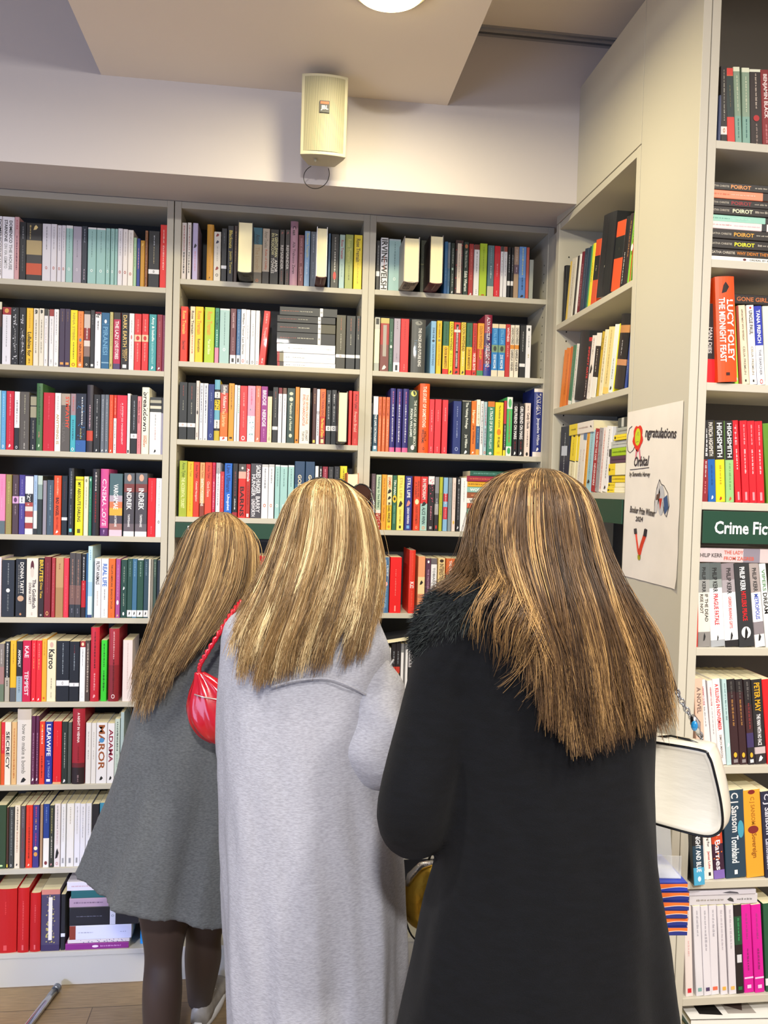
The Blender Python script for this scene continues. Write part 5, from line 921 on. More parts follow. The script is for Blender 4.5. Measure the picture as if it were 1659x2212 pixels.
# books standing on their spines, leaves outward, overhanging the shelf
for ln in UPEND.strip().split('\n'):
    a, lab = ln.split('|'); u, w, z, h, col, sp, tx = a.split(); u, w, z, h = (int(x)/1000 for x in (u, w, z, h)); seed += 1
    tx = tx.replace('_', ' '); mk = '' if tx in '-~' else (tx+',222,.0,.42,.7')
    bs = [(0, 1, lin(col))]; A, B_, C_ = MB(), MB(), MB()
    cover(A, w, .235, h, [(0, .45, lin(sp)), (.45, 1, lin(sp))], True)
    for i in range(len(A.c)):
        if A.c[i] != (.75, .74, .7): A.c[i] = mute(lin(sp)) if all(A.v[k][1] < .008 for k in A.f[i]) else mute(lin(col))
    pages(B_, w, .235, h, True); 
    if tx == 'THE COLLECTED STORIES OF': marks(C_, w, .235, 'THE,333,.02,.18,.22,.25;COLLECTED,333,.02,.4,.22,0;STORIES OF,333,.02,.4,.22,-.25', True, random)
    elif mk: marks(C_, w, .235, mk, True, random)
    else: marks(C_, w, .235, '~,d8c8b8,.03,.35,.5', True, random)
    # lay on the spine: local z (height) -> depth, local y (width of the boards) -> up
    M = Matrix.Translation((u+w/2, -.12, z+.0004)) @ Matrix(((1, 0, 0, 0), (0, 0, -1, .235), (0, 1, 0, 0), (0, 0, 0, 1)))
    e = empty('book', label=lab, cat='book', group='books standing on their spines'); e.matrix_world = M
    A.build('cover', M_PRINT, e, color=True); B_.m = [0]*len(B_.m); B_.build('page_block', M_PAGE, e)
    if C_.f: C_.build('spine_lettering', M_PRINT, e, color=True)
tag(STUFF.build('smaller_books', [M_PRINT, M_PAGE], color=True), 'slimmer and half hidden books filling the gaps on all the shelves', 'books', kind='stuff')
# ------------------------------------------------------------------ lamp, loudspeaker, poster
e = empty('ceiling_light', (.222, -.93, 2.99), 0, 'round glowing ceiling light on the lowered ceiling slab above the loudspeaker', 'lamp')
q = MB(); pr = [(.0, -.042), (.03, -.041), (.06, -.035), (.082, -.024), (.092, -.010), (.092, -.004)]
def lathe(q, pr, n=48, **k):
    vs = [(r*math.cos(i*2*math.pi/n), r*math.sin(i*2*math.pi/n), z) for r, z in pr for i in range(n)]
    q.add(vs, [(j*n+i, j*n+(i+1) % n, (j+1)*n+(i+1) % n, (j+1)*n+i) for j in range(len(pr)-1) for i in range(n)], **k)
lathe(q, pr); q.build('glass_dome', mat('lit_opal_glass', 'fff6d8', .4, emit=('ffe9a8', 9)), e, smooth=True)
q = MB(); lathe(q, [(.090, -.004), (.090, -.014), (.100, -.012), (.104, 0)]); q.build('rim', M_CASE, e, smooth=True)
area('lamp_glow', (.222, -.93, 2.944), (.222, -.80, 0), .16, 16, (1, .88, .55))
e = empty('loudspeaker', (.0865, -.50, 2.74), 0, 'small cream wall loudspeaker with a grille, above the middle bookcase', 'loudspeaker'); e.rotation_euler.x = R(6)
M_SPK = mat('cream_plastic', 'b6af94', .5); q = MB(); n = 14
def arc(w0, w1, y0, bul): return [(-w0+2*w0*i/n, y0-bul*(1-(2*i/n-1)**2)) for i in range(n+1)]
fr = arc(.067, 0, 0, .014); out = fr+[(.062, .03), (.04, .105), (-.04, .105), (-.062, .03)]; N_ = len(out)
vs = [(x, y, 0) for x, y in out]+[(x, y, .222) for x, y in out]
q.add(vs, [tuple(range(N_-1, -1, -1)), tuple(range(N_, 2*N_))]+[(i, (i+1) % N_, N_+(i+1) % N_, N_+i) for i in range(N_)]); q.build('cabinet', M_SPK, e, bevel=.002)
def grille_mat():
    m_ = mat('speaker_grille', 'b3ab86', .55); N = m_.node_tree.nodes; L = m_.node_tree.links; w = N.new('ShaderNodeTexWave'); w.inputs['Scale'].default_value = 110; w.inputs['Distortion'].default_value = .3
    tc = N.new('ShaderNodeTexCoord'); L.new(tc.outputs['Object'], w.inputs[0]); r = N.new('ShaderNodeValToRGB'); r.color_ramp.elements[0].color = (*lin('746e56'), 1); r.color_ramp.elements[1].color = (*lin('aca688'), 1)
    L.new(w.outputs[0], r.inputs[0]); L.new(r.outputs[0], N['Principled BSDF'].inputs['Base Color']); return m_
q = MB(); g = [(x*.9, y*1.0-.0025) for x, y in fr]
q.add([(x, y, .010) for x, y in g]+[(x, y, .214) for x, y in g]+[(x, y+.004, .010) for x, y in g]+[(x, y+.004, .214) for x, y in g],
      [(i, i+1, n+1+i+1, n+1+i) for i in range(n)]+[(i, 2*(n+1)+i, 2*(n+1)+i+1, i+1) for i in range(n)]+[(n+1+i, n+2+i, 3*(n+1)+i+1, 3*(n+1)+i) for i in range(n)]); q.build('grille', grille_mat(), e)
q = MB(); q.box(-.014, .014, -.0205, -.014, .114, .146, lin('1c1a1a')); q.box(-.012, .012, -.0212, -.0205, .137, .1435, lin('c85a24'))
v, f, ar = glyphs('JBL'); q.add([(-.0105+x*.021, -.0212, .119+y*.014) for x, y in v], f, lin('f4f0ea')); q.build('badge', M_PRINT, e, color=True)
q = MB(); q.box(-.012, .012, .10, .152, .07, .15); q.box(-.03, .03, .146, .152, .04, .18); q.build('wall_bracket', M_SPK, e)
q = MB(); q.tube([(-.028+.0375*math.cos(a)+.012, .03+.05*math.sin(a*.5), -.042+.034*math.sin(a)) for a in np.linspace(R(115), R(385), 26)], .0011, 6); q.build('cable', M_BLACK, e)
q = MB(); q.ball((-.02, .03, -.004), (.005, .005, .006), 10, 8); q.build('cable_gland', M_SPK, e, smooth=True)
# poster: drawn on paper, pinned to the end panel
e = empty('poster', (.9135, -.809, 1.557), -math.pi/2, 'handmade congratulations poster with red rosette and medal drawings on the grey end panel', 'poster')
PW, PH = .303, .44
q = MB(); nx = 12
vs = [(PW*i/nx, -.0012-.0009*math.sin(i*1.1+j*.8)**2-(.004 if (i == nx and j == 0) else 0), PH*j/16) for j in range(17) for i in range(nx+1)]
q.add(vs, [(j*(nx+1)+i, j*(nx+1)+i+1, (j+1)*(nx+1)+i+1, (j+1)*(nx+1)+i) for j in range(16) for i in range(nx)]); q.build('paper', mat('white_paper', 'e4dcd2', .75, var=.03, vscale=12), e, smooth=True)
q = MB(); INK = lin('3a3436')
def pp(u, v_): return (PW*u, -.0022, PH*(1-v_))
def stroke(pts, w=.0009, col=INK):
    q.tube([pp(*p_) for p_ in pts], w, 5, col)
def blob(pts, col, lay=0): 
    q.add([(pp(*p_)[0], -.0025-.0002*lay, pp(*p_)[2]) for p_ in pts], [tuple(range(len(pts)-1, -1, -1))], col)
def circ(cx, cy, rx, ry, n_=22, wob=0): return [(cx+rx*(1+wob*math.sin(7*a))*math.cos(a), cy+ry*(1+wob*math.sin(5*a))*math.sin(a)) for a in [i*2*math.pi/n_ for i in range(n_)]]
def word(t, u, v_, w, h, slope=0, col=INK, sh=.25):
    vv, ff, ar = glyphs(t); q.add([(PW*(u+x*w+y*sh*h*.7), -.0028, PH*(1-(v_+slope*x-y*h))) for x, y in vv], ff, col)
stroke([(.10, .09), (.05, .10), (.02, .14), (.01, .19), (.03, .235), (.08, .25), (.14, .235), (.17, .215)])
blob(circ(.225, .165, .095, .075, 30, .12), lin('d8301c')); blob(circ(.225, .16, .055, .052), lin('c4cc24'), 1)
stroke([(.21, .15), (.235, .13), (.245, .155)]); stroke([(.195, .19), (.245, .188)])
blob([(.195, .235), (.225, .235), (.205, .30), (.185, .29)], lin('d87888'), 0); blob([(.25, .235), (.275, .235), (.30, .30), (.275, .295)], lin('d87888'), 0)
word('ngratulations', .36, .185, .54, .075, .03, sh=.5)
word('Orbital', .16, .335, .28, .06, sh=.5); stroke([(.09, .352), (.25, .35), (.46, .345)])
word('by Samantha Harvey', .08, .40, .40, .035, .005, sh=.5); word('Booker Prize Winner', .12, .61, .48, .04, .015, sh=.5); word('2024', .24, .66, .14, .03, sh=.4)
blob(circ(.70, .53, .055, .085), lin('b8b8bc')); blob([(.60, .50), (.655, .42), (.68, .50), (.63, .60), (.59, .60)], lin('c4c0c0')); blob([(.74, .52), (.80, .50), (.83, .57), (.77, .61)], lin('34507c'), 1)
blob([(.66, .52), (.72, .52), (.69, .585)], lin('b83424'), 1); blob([(.62, .50), (.68, .49), (.67, .525), (.61, .53)], lin('5c4438'), 2)
stroke([(.59, .60), (.59, .54), (.62, .46), (.66, .415), (.69, .44), (.74, .45), (.81, .49), (.84, .56), (.80, .62), (.76, .60), (.73, .54)])
stroke([(.26, .73), (.32, .84)], .003, lin('b8341c')); stroke([(.44, .735), (.39, .79), (.345, .85)], .0055, lin('c83a1c')); stroke([(.25, .705), (.262, .735)], .0055, lin('241c1c')); stroke([(.455, .70), (.44, .74)], .006, lin('241c1c'))
blob(circ(.335, .868, .028, .018), lin('a89c24'), 1)
q.build('drawing', attr_mat('marker_ink', .6), e, color=True)
# ------------------------------------------------------------------ lower clutter
e = empty('display_plinth', (.661, -1.215, 0), 0, 'narrow brown wooden display plinth behind the black coat', 'plinth')
q = MB(); q.box(0, .118, -.16, .0, 0, .895); q.build('body', mat('brown_wood', '5c4634', .5, var=.2, vscale=14, stretch=(1, 1, .1)), e, bevel=.002)
q = MB(); q.box(-.004, .122, -.164, .004, .895, .905); q.build('top', mat('brown_wood_top', '6c5440', .5), e, bevel=.001)
zz = .9055
for i in range(6):
    q = MB(); w_, d_ = .140, .2; x0 = .672+.002*math.sin(i*2.1); h_ = .0170
    bb, pg, mk = MB(), MB(), MB(); e = empty('book', label=['lowest', 'second from the bottom', 'third from the bottom', 'third from the top', 'second from the top', 'topmost'][i]+' blue and orange book in the stack beside the black coat', cat='book', group='blue books stacked on the plinth')
    rz = R(-4+1.5*math.sin(i*1.7)); e.matrix_world = Matrix.Translation((x0, -1.395, zz)) @ Matrix.Rotation(rz, 4, 'Z')
    B0 = lin('2438a4') if i == 5 else lin('24307c')
    bb.box(0, w_, 0, d_*.62, 0, .0007, B0); bb.box(0, w_, 0, d_*.62, h_-.0007, h_, B0); bb.box(0, w_, 0, .0007, 0, h_, B0)
    bb.build('cover', M_PRINT, e, color=True)
    pg.box(.001, w_-.001, .001, d_*.62-.001, .0008, h_-.0008); pg.build('page_block', M_PAGE, e)
    N2 = 24
    for k in range(N2):
        xa, xb = w_*k/N2, w_*(k+1)/N2; f_ = lambda x: h_*(.45+.13*math.sin(x/w_*9))
        mk.add([(xa, -.0003, f_(xa)), (xb, -.0003, f_(xb)), (xb, -.0003, h_*.9), (xa, -.0003, h_*.9)], [(0, 1, 2, 3)], lin('c02c1c') if k < 14 else lin('e8702c'))
        mk.add([(xa, -.0005, f_(xa)-.0012), (xb, -.0005, f_(xb)-.0012), (xb, -.0005, f_(xb)), (xa, -.0005, f_(xa))], [(0, 1, 2, 3)], lin('e8d8d0'))
    mk.build('spine_lettering', M_PRINT, e, color=True)
    zz += h_+.0004
def glass_mat():
    m_ = bpy.data.materials.new('clear_acrylic'); m_.use_nodes = True; b_ = m_.node_tree.nodes['Principled BSDF']
    b_.inputs['Base Color'].default_value = (.9, .93, .95, 1); b_.inputs['Roughness'].default_value = .04; b_.inputs['Transmission Weight'].default_value = .0; b_.inputs['Alpha'].default_value = .28; return m_
e = empty('leaflet_holder', (.684, -1.375, zz+.0015), R(-6), 'clear acrylic leaflet holder standing on the blue book stack', 'leaflet holder')
q = MB(); a_ = .12
q.box(0, a_, .0, .055, 0, .002)
q.add([(0, .045, 0), (a_, .045, 0), (a_, .075, .125), (0, .075, .125), (0, .047, 0), (a_, .047, 0), (a_, .077, .125), (0, .077, .125)], [(0, 1, 2, 3), (7, 6, 5, 4), (3, 2, 6, 7), (0, 3, 7, 4), (1, 5, 6, 2)])
q.box(0, a_, 0, .002, 0, .045); q.build('holder_body', glass_mat(), e)
q = MB(); q.add([(.002, .0455, .002), (.03, .0455, .002), (.045, .066, .10), (.002, .066, .10), (.002, .0465, .002), (.03, .0465, .002), (.045, .067, .10), (.002, .067, .10)], [(0, 1, 2, 3), (7, 6, 5, 4), (3, 2, 6, 7), (1, 5, 6, 2), (0, 4, 5, 1), (0, 3, 7, 4)]); q.build('leaflet', mat('dark_leaflet', '3c3848', .5), e)
# pile of larger books on the lowest seen shelf of the crime bay, the top one lying cover up
for i in range(6):
    top = i == 5; h_ = .0395 if not top else .018; z0 = .3305+i*.040; q, pg, mk = MB(), MB(), MB(); w_, d_ = (.262, .20) if top else (.235, .17)
    e = empty('book', label='black and white covered book lying face up on top of the lowest pile' if top else ['bottom', 'second', 'third', 'fourth', 'fifth'][i]+' thick book upward in the pile under the face up cover', cat='book', group='large books piled low in the crime bay')
    e.matrix_world = Matrix.Translation((.975+(.0 if top else .008*math.sin(i*3)), -1.128-(.012 if top else 0), z0)) @ Matrix.Rotation(R(-3 if top else 1.2*math.sin(i*2)), 4, 'Z')
    c_ = lin(['7c2420', 'c8c0b0', '2c3c5c', '8c8478', '3c4c40', 'f0ede6'][i]); q.box(0, w_, 0, d_, h_-.002, h_, c_); q.box(0, w_, 0, d_, 0, .002, c_)
    q.box(0, w_, 0, .002, 0, h_, c_); q.build('cover', M_PRINT, e, color=True); pg.box(.003, w_-.003, .002, d_-.003, .0021, h_-.0021); pg.build('page_block', M_PAGE, e)
    if top:
        a = h_+.0002; K = lin('1c1a1a')
        def fl(pts, c, k): mk.add([(x, y, a+k*.0001) for x, y in pts], [tuple(range(len(pts)))], c)
        fl([(.03, .02), (.085, .015), (.075, .19), (.028, .19)], K, 0); fl([(.10, .02), (.17, .02), (.165, .18), (.10, .18)], lin('a8a098'), 0)
        fl([(.105, .05), (.14, .03), (.168, .09), (.15, .16), (.12, .12)], lin('4c3c38'), 1)
        for t_, x, y, w1, h1 in (('RU', .20, .12, .045, .04), ('E', .045, .06, .03, .05)):
            v, f, ar = glyphs(t_); mk.add([(x+X*w1, y+Y*h1, a+.0002) for X, Y in v], f, K if t_ == 'RU' else lin('f0ede6'))
        mk.build('cover_print', M_PRINT, e, color=True)
# a metal foot of a display stand on the floor
e = empty('metal_pole', (0, 0, 0), 0, 'slim chrome pole lying towards the skirting of the first bookcase', 'pole')
A_ = Vector((-.744, -.050, .014)); B_ = Vector((-.842, -.56, .014))
q = MB(); q.tube([A_+(B_-A_)*t for t in np.linspace(0, 1, 8)], .0125, 14); q.build('tube', M_CHROME, e, smooth=True)
q = MB(); q.tube([A_+Vector((0, .0, 0)), A_-(B_-A_).normalized()*.02], .014, 14); q.tube([B_, B_+(B_-A_).normalized()*.02], .014, 14); q.build('end_cap', mat('pole_cap', '8c929c', .3, metal=.8), e, smooth=True)
# ------------------------------------------------------------------ people
def cr(P, t):
    """Catmull-Rom through rows of numbers."""
    P = np.asarray(P, float); n = len(P)-1; i = min(int(t), n-1); f = t-i
    a, b, c, d = P[max(i-1, 0)], P[i], P[i+1], P[min(i+2, n)]
    return .5*((2*b)+(c-a)*f+(2*a-5*b+4*c-d)*f*f+(3*b-a-3*c+d)*f**3)
def loft(q, rings, n=56, per=5, fold=None, power=2.3):
    """rings: (z, cx, cy, a, b). fold(theta, z) -> outward offset in metres."""
    rs = [cr(rings, k/per) for k in range((len(rings)-1)*per+1)]; vs = []
    for z, cx, cy, a, b in rs:
        for i in range(n):
            th = 2*math.pi*i/n; c, s = math.cos(th), math.sin(th); e_ = 2/power
            x = math.copysign(abs(c)**e_, c)*a; y = math.copysign(abs(s)**e_, s)*b
            o = fold(th, z) if fold else 0; L_ = math.hypot(x, y) or 1
            vs.append((cx+x*(1+o/L_), cy+y*(1+o/L_), z))
    m_ = len(rs)
    q.add(vs, [(j*n+i, j*n+(i+1) % n, (j+1)*n+(i+1) % n, (j+1)*n+i) for j in range(m_-1) for i in range(n)]+[tuple(range(n-1, -1, -1)), tuple(range((m_-1)*n, m_*n))])
def limb(q, pts, rad, n=16, per=6):
    """Tapering limb with rounded ends through the joints."""
    P_ = [cr(pts, k/per) for k in range((len(pts)-1)*per+1)]; rr = [float(cr([[r] for r in rad], k/per)[0]) for k in range((len(pts)-1)*per+1)]
    q.tube(P_, rr, n); q.ball(P_[0], (rr[0],)*3, 14, 8); q.ball(P_[-1], (rr[-1],)*3, 14, 8)
def remesh(o, vox, it=4):
    m_ = o.modifiers.new('fuse', 'REMESH'); m_.mode = 'VOXEL'; m_.voxel_size = vox; m_.use_smooth_shade = True
    s_ = o.modifiers.new('soften', 'SMOOTH'); s_.factor = .5; s_.iterations = it
M_SKIN = mat('skin', 'd8a488', .5, bump=.1, bscale=200)
def hand(q, w, fwd, side, up=Vector((0, 0, 1))):
    """Palm, four bent fingers of different lengths and a thumb from the palm's side; fwd = pointing direction."""
    fwd = fwd.normalized(); side = side.normalized(); dn = fwd.cross(side).normalized()
    if dn.z > 0: dn = -dn
    limb(q, [w, w+fwd*.035, w+fwd*.075], [.024, .027, .026], 12, 3)
    q.ball(w+fwd*.055, (.036, .036, .020), 12, 8)
    for k, L_ in enumerate((.066, .076, .070, .054)):
        b0 = w+fwd*.080+side*(.028-.0187*k)
        limb(q, [b0, b0+fwd*L_*.45+dn*.004, b0+fwd*L_*.75+dn*.02, b0+fwd*L_*.85+dn*.042], [.0092, .0086, .0078, .0068], 10, 3)
    t0 = w+fwd*.025+side*.026
    limb(q, [t0, t0+side*.022+fwd*.025+dn*.006, t0+side*.026+fwd*.055+dn*.016], [.0125, .0105, .0085], 10, 3)
def body(root, Yc, head, tilt, neck, sh, hip, legs, arms):
    """One continuous figure: head with a face looking at the shelves (+y), torso, arms with hands, legs."""
    q = MB(); H = Vector(head); rot = Matrix.Rotation(tilt[1], 4, 'Y') @ Matrix.Rotation(-tilt[0], 4, 'X')
    T_ = lambda x, y, z: H+(rot @ Vector((x, y, z)))
    q.ball(H, (.074, .092, .100), 28, 20, rot=rot); q.ball(T_(0, .022, -.045), (.056, .068, .072), 20, 14, rot=rot)
    q.ball(T_(0, .062, -.098), (.026, .022, .018), 12, 8, rot=rot)                      # chin
    limb(q, [T_(0, .088, -.005), T_(0, .101, -.028), T_(0, .106, -.040)], [.009, .011, .013], 10, 3)   # nose
    for s in (-1, 1):
        q.ball(T_(s*.012, .098, -.045), (.008, .008, .006), 8, 6); q.ball(T_(s*.075, 0, -.02), (.008, .016, .030), 12, 8, rot=rot)
        q.ball(T_(s*.031, .080, .004), (.016, .010, .010), 12, 8, rot=rot); q.ball(T_(s*.032, .084, .020), (.022, .008, .006), 12, 6, rot=rot)
    q.ball(T_(0, .088, -.068), (.024, .009, .006), 12, 6, rot=rot); q.ball(T_(0, .087, -.078), (.020, .009, .006), 12, 6, rot=rot)
    nk = Vector(neck); limb(q, [nk, (nk+H)/2+Vector((0, -.012, -.02)), T_(0, -.015, -.05)], [.060, .050, .052], 16, 4)
    sc = (Vector(sh[0])+Vector(sh[1]))/2; hc = Vector(hip)
    loft(q, [(hc.z-.08, hc.x, hc.y, .13, .09), (hc.z, hc.x, hc.y, .165, .11), (hc.z*.6+sc.z*.4, hc.x*.6+sc.x*.4, hc.y*.6+sc.y*.4, .125, .09),
             (hc.z*.25+sc.z*.75, hc.x*.25+sc.x*.75, hc.y*.25+sc.y*.75, .15, .10), (sc.z, sc.x, sc.y, .155, .075), (nk.z, nk.x, nk.y, .06, .055)], 32, 4)
    for L_ in legs:
        limb(q, L_, [.082, .070, .048, .050, .034][:len(L_)] if len(L_) == 5 else [.085, .052, .036], 16, 6)
        a = Vector(L_[-1]); limb(q, [a, a+Vector((0, .05, -.045)), a+Vector((0, .13, -.055))], [.034, .032, .026], 12, 4)
    for A_ in arms:
        limb(q, A_, [.045, .036, .024], 14, 6); w_ = Vector(A_[-1]); d_ = (w_-Vector(A_[-2])).normalized()
        hand(q, w_+d_*.01, d_, Vector((-1 if A_[0][0] > nk.x else 1, 0, 0)).cross(d_).cross(d_)*-1)
    o = q.build('body', M_SKIN, root); remesh(o, .0055, 3)
    f = MB()
    for s in (-1, 1): f.ball(T_(s*.031, .0865, .004), (.0105, .006, .0065), 12, 8, col=(.9, .9, .88), rot=rot); f.ball(T_(s*.031, .0918, .004), (.0045, .002, .0045), 10, 6, col=(.08, .12, .14), rot=rot)
    f.build('eyes', attr_mat('eye', .15), root, smooth=True, color=True)
    f = MB(); f.ball(T_(0, .0975, -.071), (.019, .0035, .0055), 12, 6, rot=rot); f.build('lips', mat('lips', 'b05a58', .4), root, smooth=True)
    return T_
def coat_mat(name, c, var, rough=.9, scale=60, st=(1, 1, 3), sheen=.3):
    m_ = mat(name, c, rough, bump=.5, bscale=420, var=var, vscale=scale, sheen=sheen, stretch=st, spec=.2); return m_
def coat(root, Yc, rows, name, m, sleeves=(), fold=.006, nf=7, ph=0.0, vox=.008, hem=0, own=()):
    """rows: (py, x_left, x_right, half depth, dy) of the silhouette measured at the wearer's distance."""
    rg = []
    for py, xl, xr, b_, dy in rows:
        a = at(xl, py, Yc+dy); c = at(xr, py, Yc+dy); rg.append(((a.z+c.z)/2, (a.x+c.x)/2, Yc+dy, (c.x-a.x)/2, b_))
    zt, zb = rg[0][0], rg[-1][0]
    def fo(th, z):
        k = max(0, min(1, (zt-.25-z)/(zt-.25-zb)))
        return fold*k*(math.sin(nf*th+ph+2*math.sin(z*3))*.7+math.sin(nf*2.3*th+1.3*ph+z*2)*.35)+.0025*math.sin(11*th+z*9)*math.sin(z*17+th*2)
    q = MB(); loft(q, rg, fold=fo)
    if hem: q.v = [(x, y, z-hem*(x-rg[-1][1])*max(0, min(1, (zb+.5-z)/.5))**1.5) for x, y, z in q.v]
    for pts, rad in sleeves: limb(q, pts, rad, 20, 8)
    o = q.build(name, m, root); remesh(o, vox, 5)
    for pts, rad in own:
        q = MB(); limb(q, pts, rad, 26, 9)
        q.v = [(x+.004*math.sin(z*60+y*20), y+.004*math.sin(z*47+x*30), z) for x, y, z in q.v]
        k = q.build('sleeve', m, o); remesh(k, .007, 4)
    return o, rg
def strands(name, root, m, guides, Yc, N, cols, wid=.0009, clump=60, spread=.006, jit=.12, depth=.03, seed=1, lo=.0, flick=.0, lw=.12, tp=1.0, crown=0, curl=.0):
    """Long hair: tapered strands between guide locks; guides are (px, py, dy) from crown to tip."""
    g = np.random.default_rng(seed); K = 19; G = []
    if crown: guides = [[(gd[0][0]*.5+crown*.5, gd[0][1]+9, .075), (gd[0][0], gd[0][1]-1, .025)]+list(gd[1:]) for gd in guides]
    for gd in guides:
        pts = [at(x, y, Yc+dy) for x, y, dy in gd]; P_ = np.array([tuple(p) for p in pts]); ts = np.linspace(0, len(P_)-1, 40)
        c = np.array([cr(P_, t) for t in ts]); L_ = np.r_[0, np.cumsum(np.linalg.norm(np.diff(c, axis=0), axis=1))]
        u = np.linspace(0, L_[-1], K); G.append(np.array([[np.interp(v, L_, c[:, k]) for k in range(3)] for v in u]))
    G = np.array(G); nG = len(G)-1
    cs = g.random(clump)*nG; cl = 1-jit*g.random(clump)**1.5; cdep = g.random(clump); ctone = g.random(clump); coff = g.normal(0, 1, (clump, 2))*spread*1.3
    tt = np.linspace(0, 1, K)[None]; k = g.integers(clump, size=N); s = np.clip(cs[k]+g.normal(0, lw, N), 0, nG-1e-6); a = s.astype(int); f = (s-a)
    P_ = G[a]*(1-f)[:, None, None]+G[a+1]*f[:, None, None]; u = tt*(cl[k]*(1-.07*g.random(N)))[:, None]*(K-1); i0 = np.minimum(u.astype(int), K-2); fr = (u-i0)[..., None]
    ar = np.arange(N)[:, None]; V = P_[ar, i0]*(1-fr)+P_[ar, i0+1]*fr; n1 = lambda sc=1.0: g.normal(0, sc, N)[:, None]
    w = np.clip(tt*3, 0, 1); lat = np.sin(np.pi*np.minimum(tt*.82+.06, 1))**.8; cd_ = cdep[k][:, None]
    V[..., 1] += ((g.random(N)**1.3)*depth)[:, None]*w+.006*np.sin(tt*9+cd_*20)*tt+flick*np.clip(tt-.86, 0, 1)**1*6*n1(.6)
    V[..., 0] += coff[k, 0][:, None]*tt+n1(spread)*lat+.0045*np.sin(tt*(6+6*cd_)+cd_*9)*tt+flick*np.clip(tt-.88, 0, 1)*5*n1()+curl*np.clip(tt-.72, 0, 1)**1.6*np.sign(cd_-.5)*(.5+cd_)
    V[..., 2] += n1(spread*.5)*tt
    tone = .5+.26*np.sin(s*6.1+seed)+.20*np.sin(s*14.3+seed*2)+.55*(ctone[k]-.5)+.22*(g.random(N)-.5); tone = (np.clip(tone, 0, 1)**tp)[:, None, None]
    root_c, dark, mid, light = [np.array(c)[None, None] for c in cols]; base = light*np.maximum(0, tone*2-1)+mid*(1-abs(tone*2-1))+dark*np.maximum(0, 1-tone*2)
    rt = (np.clip(1-tt/.30, 0, 1)*.75)[..., None]; C = base*(1-rt)+root_c*rt
    tang = np.gradient(V, axis=1); tang /= np.linalg.norm(tang, axis=2, keepdims=True)+1e-9
    ref = np.array([0, 1, 0.15]); A_ = np.cross(tang, ref); A_ /= np.linalg.norm(A_, axis=2, keepdims=True)+1e-9; B_ = np.cross(tang, A_); tt = tt[0]
    r_ = wid*(1.05-.75*tt**4)[None, :, None]*(.6+.8*g.random((N, 1, 1)))
    vs = np.stack([V+(A_*math.cos(a)*1.3+B_*math.sin(a)*.8)*r_ for a in (0, 2.094, 4.189)], axis=2).reshape(-1, 3)
    idx = np.arange(N*K*3).reshape(N, K, 3); f1 = np.stack([idx[:, :-1, :], np.roll(idx, -1, 2)[:, :-1, :], np.roll(idx, -1, 2)[:, 1:, :], idx[:, 1:, :]], axis=-1).reshape(-1, 4)
    me = bpy.data.meshes.new(name); me.vertices.add(len(vs)); me.vertices.foreach_set('co', vs.astype(np.float32).ravel())
    me.loops.add(len(f1)*4); me.loops.foreach_set('vertex_index', f1.astype(np.int32).ravel()); me.polygons.add(len(f1)); me.polygons.foreach_set('loop_start', np.arange(0, len(f1)*4, 4, dtype=np.int32))
    me.update(calc_edges=True); me.polygons.foreach_set('use_smooth', np.ones(len(f1), bool))
    ca = me.color_attributes.new('Col', 'FLOAT_COLOR', 'POINT'); cc = np.ones((N*K*3, 4), np.float32); cc[:, :3] = np.repeat(C.reshape(-1, 3), 3, axis=0); ca.data.foreach_set('color', cc.ravel())
    me.materials.append(m); o = bpy.data.objects.new(name, me); COL.objects.link(o); o.parent = root; return o, G
def hair_shell(root, G, off, m, th=.012, name='hair_underlayer', cut=.9):
    q = MB(); n, K = G.shape[0], int(G.shape[1]*cut); per = 4; fine = []
    for i in range((n-1)*per+1):
        s = i/per; a = min(int(s), n-2); f = s-a; fine.append(G[a]*(1-f)+G[a+1]*f)
    F_ = np.array(fine)[:, :K]; n = len(F_)
    w = np.clip(np.arange(K)/4, 0, 1); A_ = F_.copy(); A_[:, :, 1] += off*(.35+.65*w)[None]; B_ = F_.copy(); B_[:, :, 1] += (off+th)*(.5+.5*w)[None]
    vs = [tuple(v) for v in A_.reshape(-1, 3)]+[tuple(v) for v in B_.reshape(-1, 3)]; M_ = n*K
    fs = [(i*K+j, i*K+j+1, (i+1)*K+j+1, (i+1)*K+j) for i in range(n-1) for j in range(K-1)]; fs += [tuple(M_+k for k in f[::-1]) for f in fs]
    fs += [(j, M_+j, M_+j+1, j+1) for j in range(K-1)]+[((n-1)*K+j+1, M_+(n-1)*K+j+1, M_+(n-1)*K+j, (n-1)*K+j) for j in range(K-1)]+[(i*K+K-1, M_+i*K+K-1, M_+(i+1)*K+K-1, (i+1)*K+K-1) for i in range(n-1)]
    q.add(vs, fs); return q.build(name, m, root, smooth=True)
def cap(root, T_, m, sc=1.0):
    """Scalp hair over crown, temples and nape, open at the face."""
    q = MB(); nu, nv = 40, 18; vs = []; rows = []
    for j in range(nv+1):
        for i in range(nu):
            b_ = 2*math.pi*i/nu; back = (1-math.sin(b_))/2; amax = R(62+95*back**.8); a = amax*j/nv
            vs.append(T_(.086*sc*math.sin(a)*math.cos(b_), .103*sc*math.sin(a)*math.sin(b_)-.004, .112*sc*math.cos(a)))
    q.add(vs, [(j*nu+i, (j+1)*nu+i, (j+1)*nu+(i+1) % nu, j*nu+(i+1) % nu) for j in range(nv) for i in range(nu)])
    o = q.build('scalp_hair', m, root, smooth=True); s = o.modifiers.new('thick', 'SOLIDIFY'); s.thickness = .01; s.offset = -1; return o
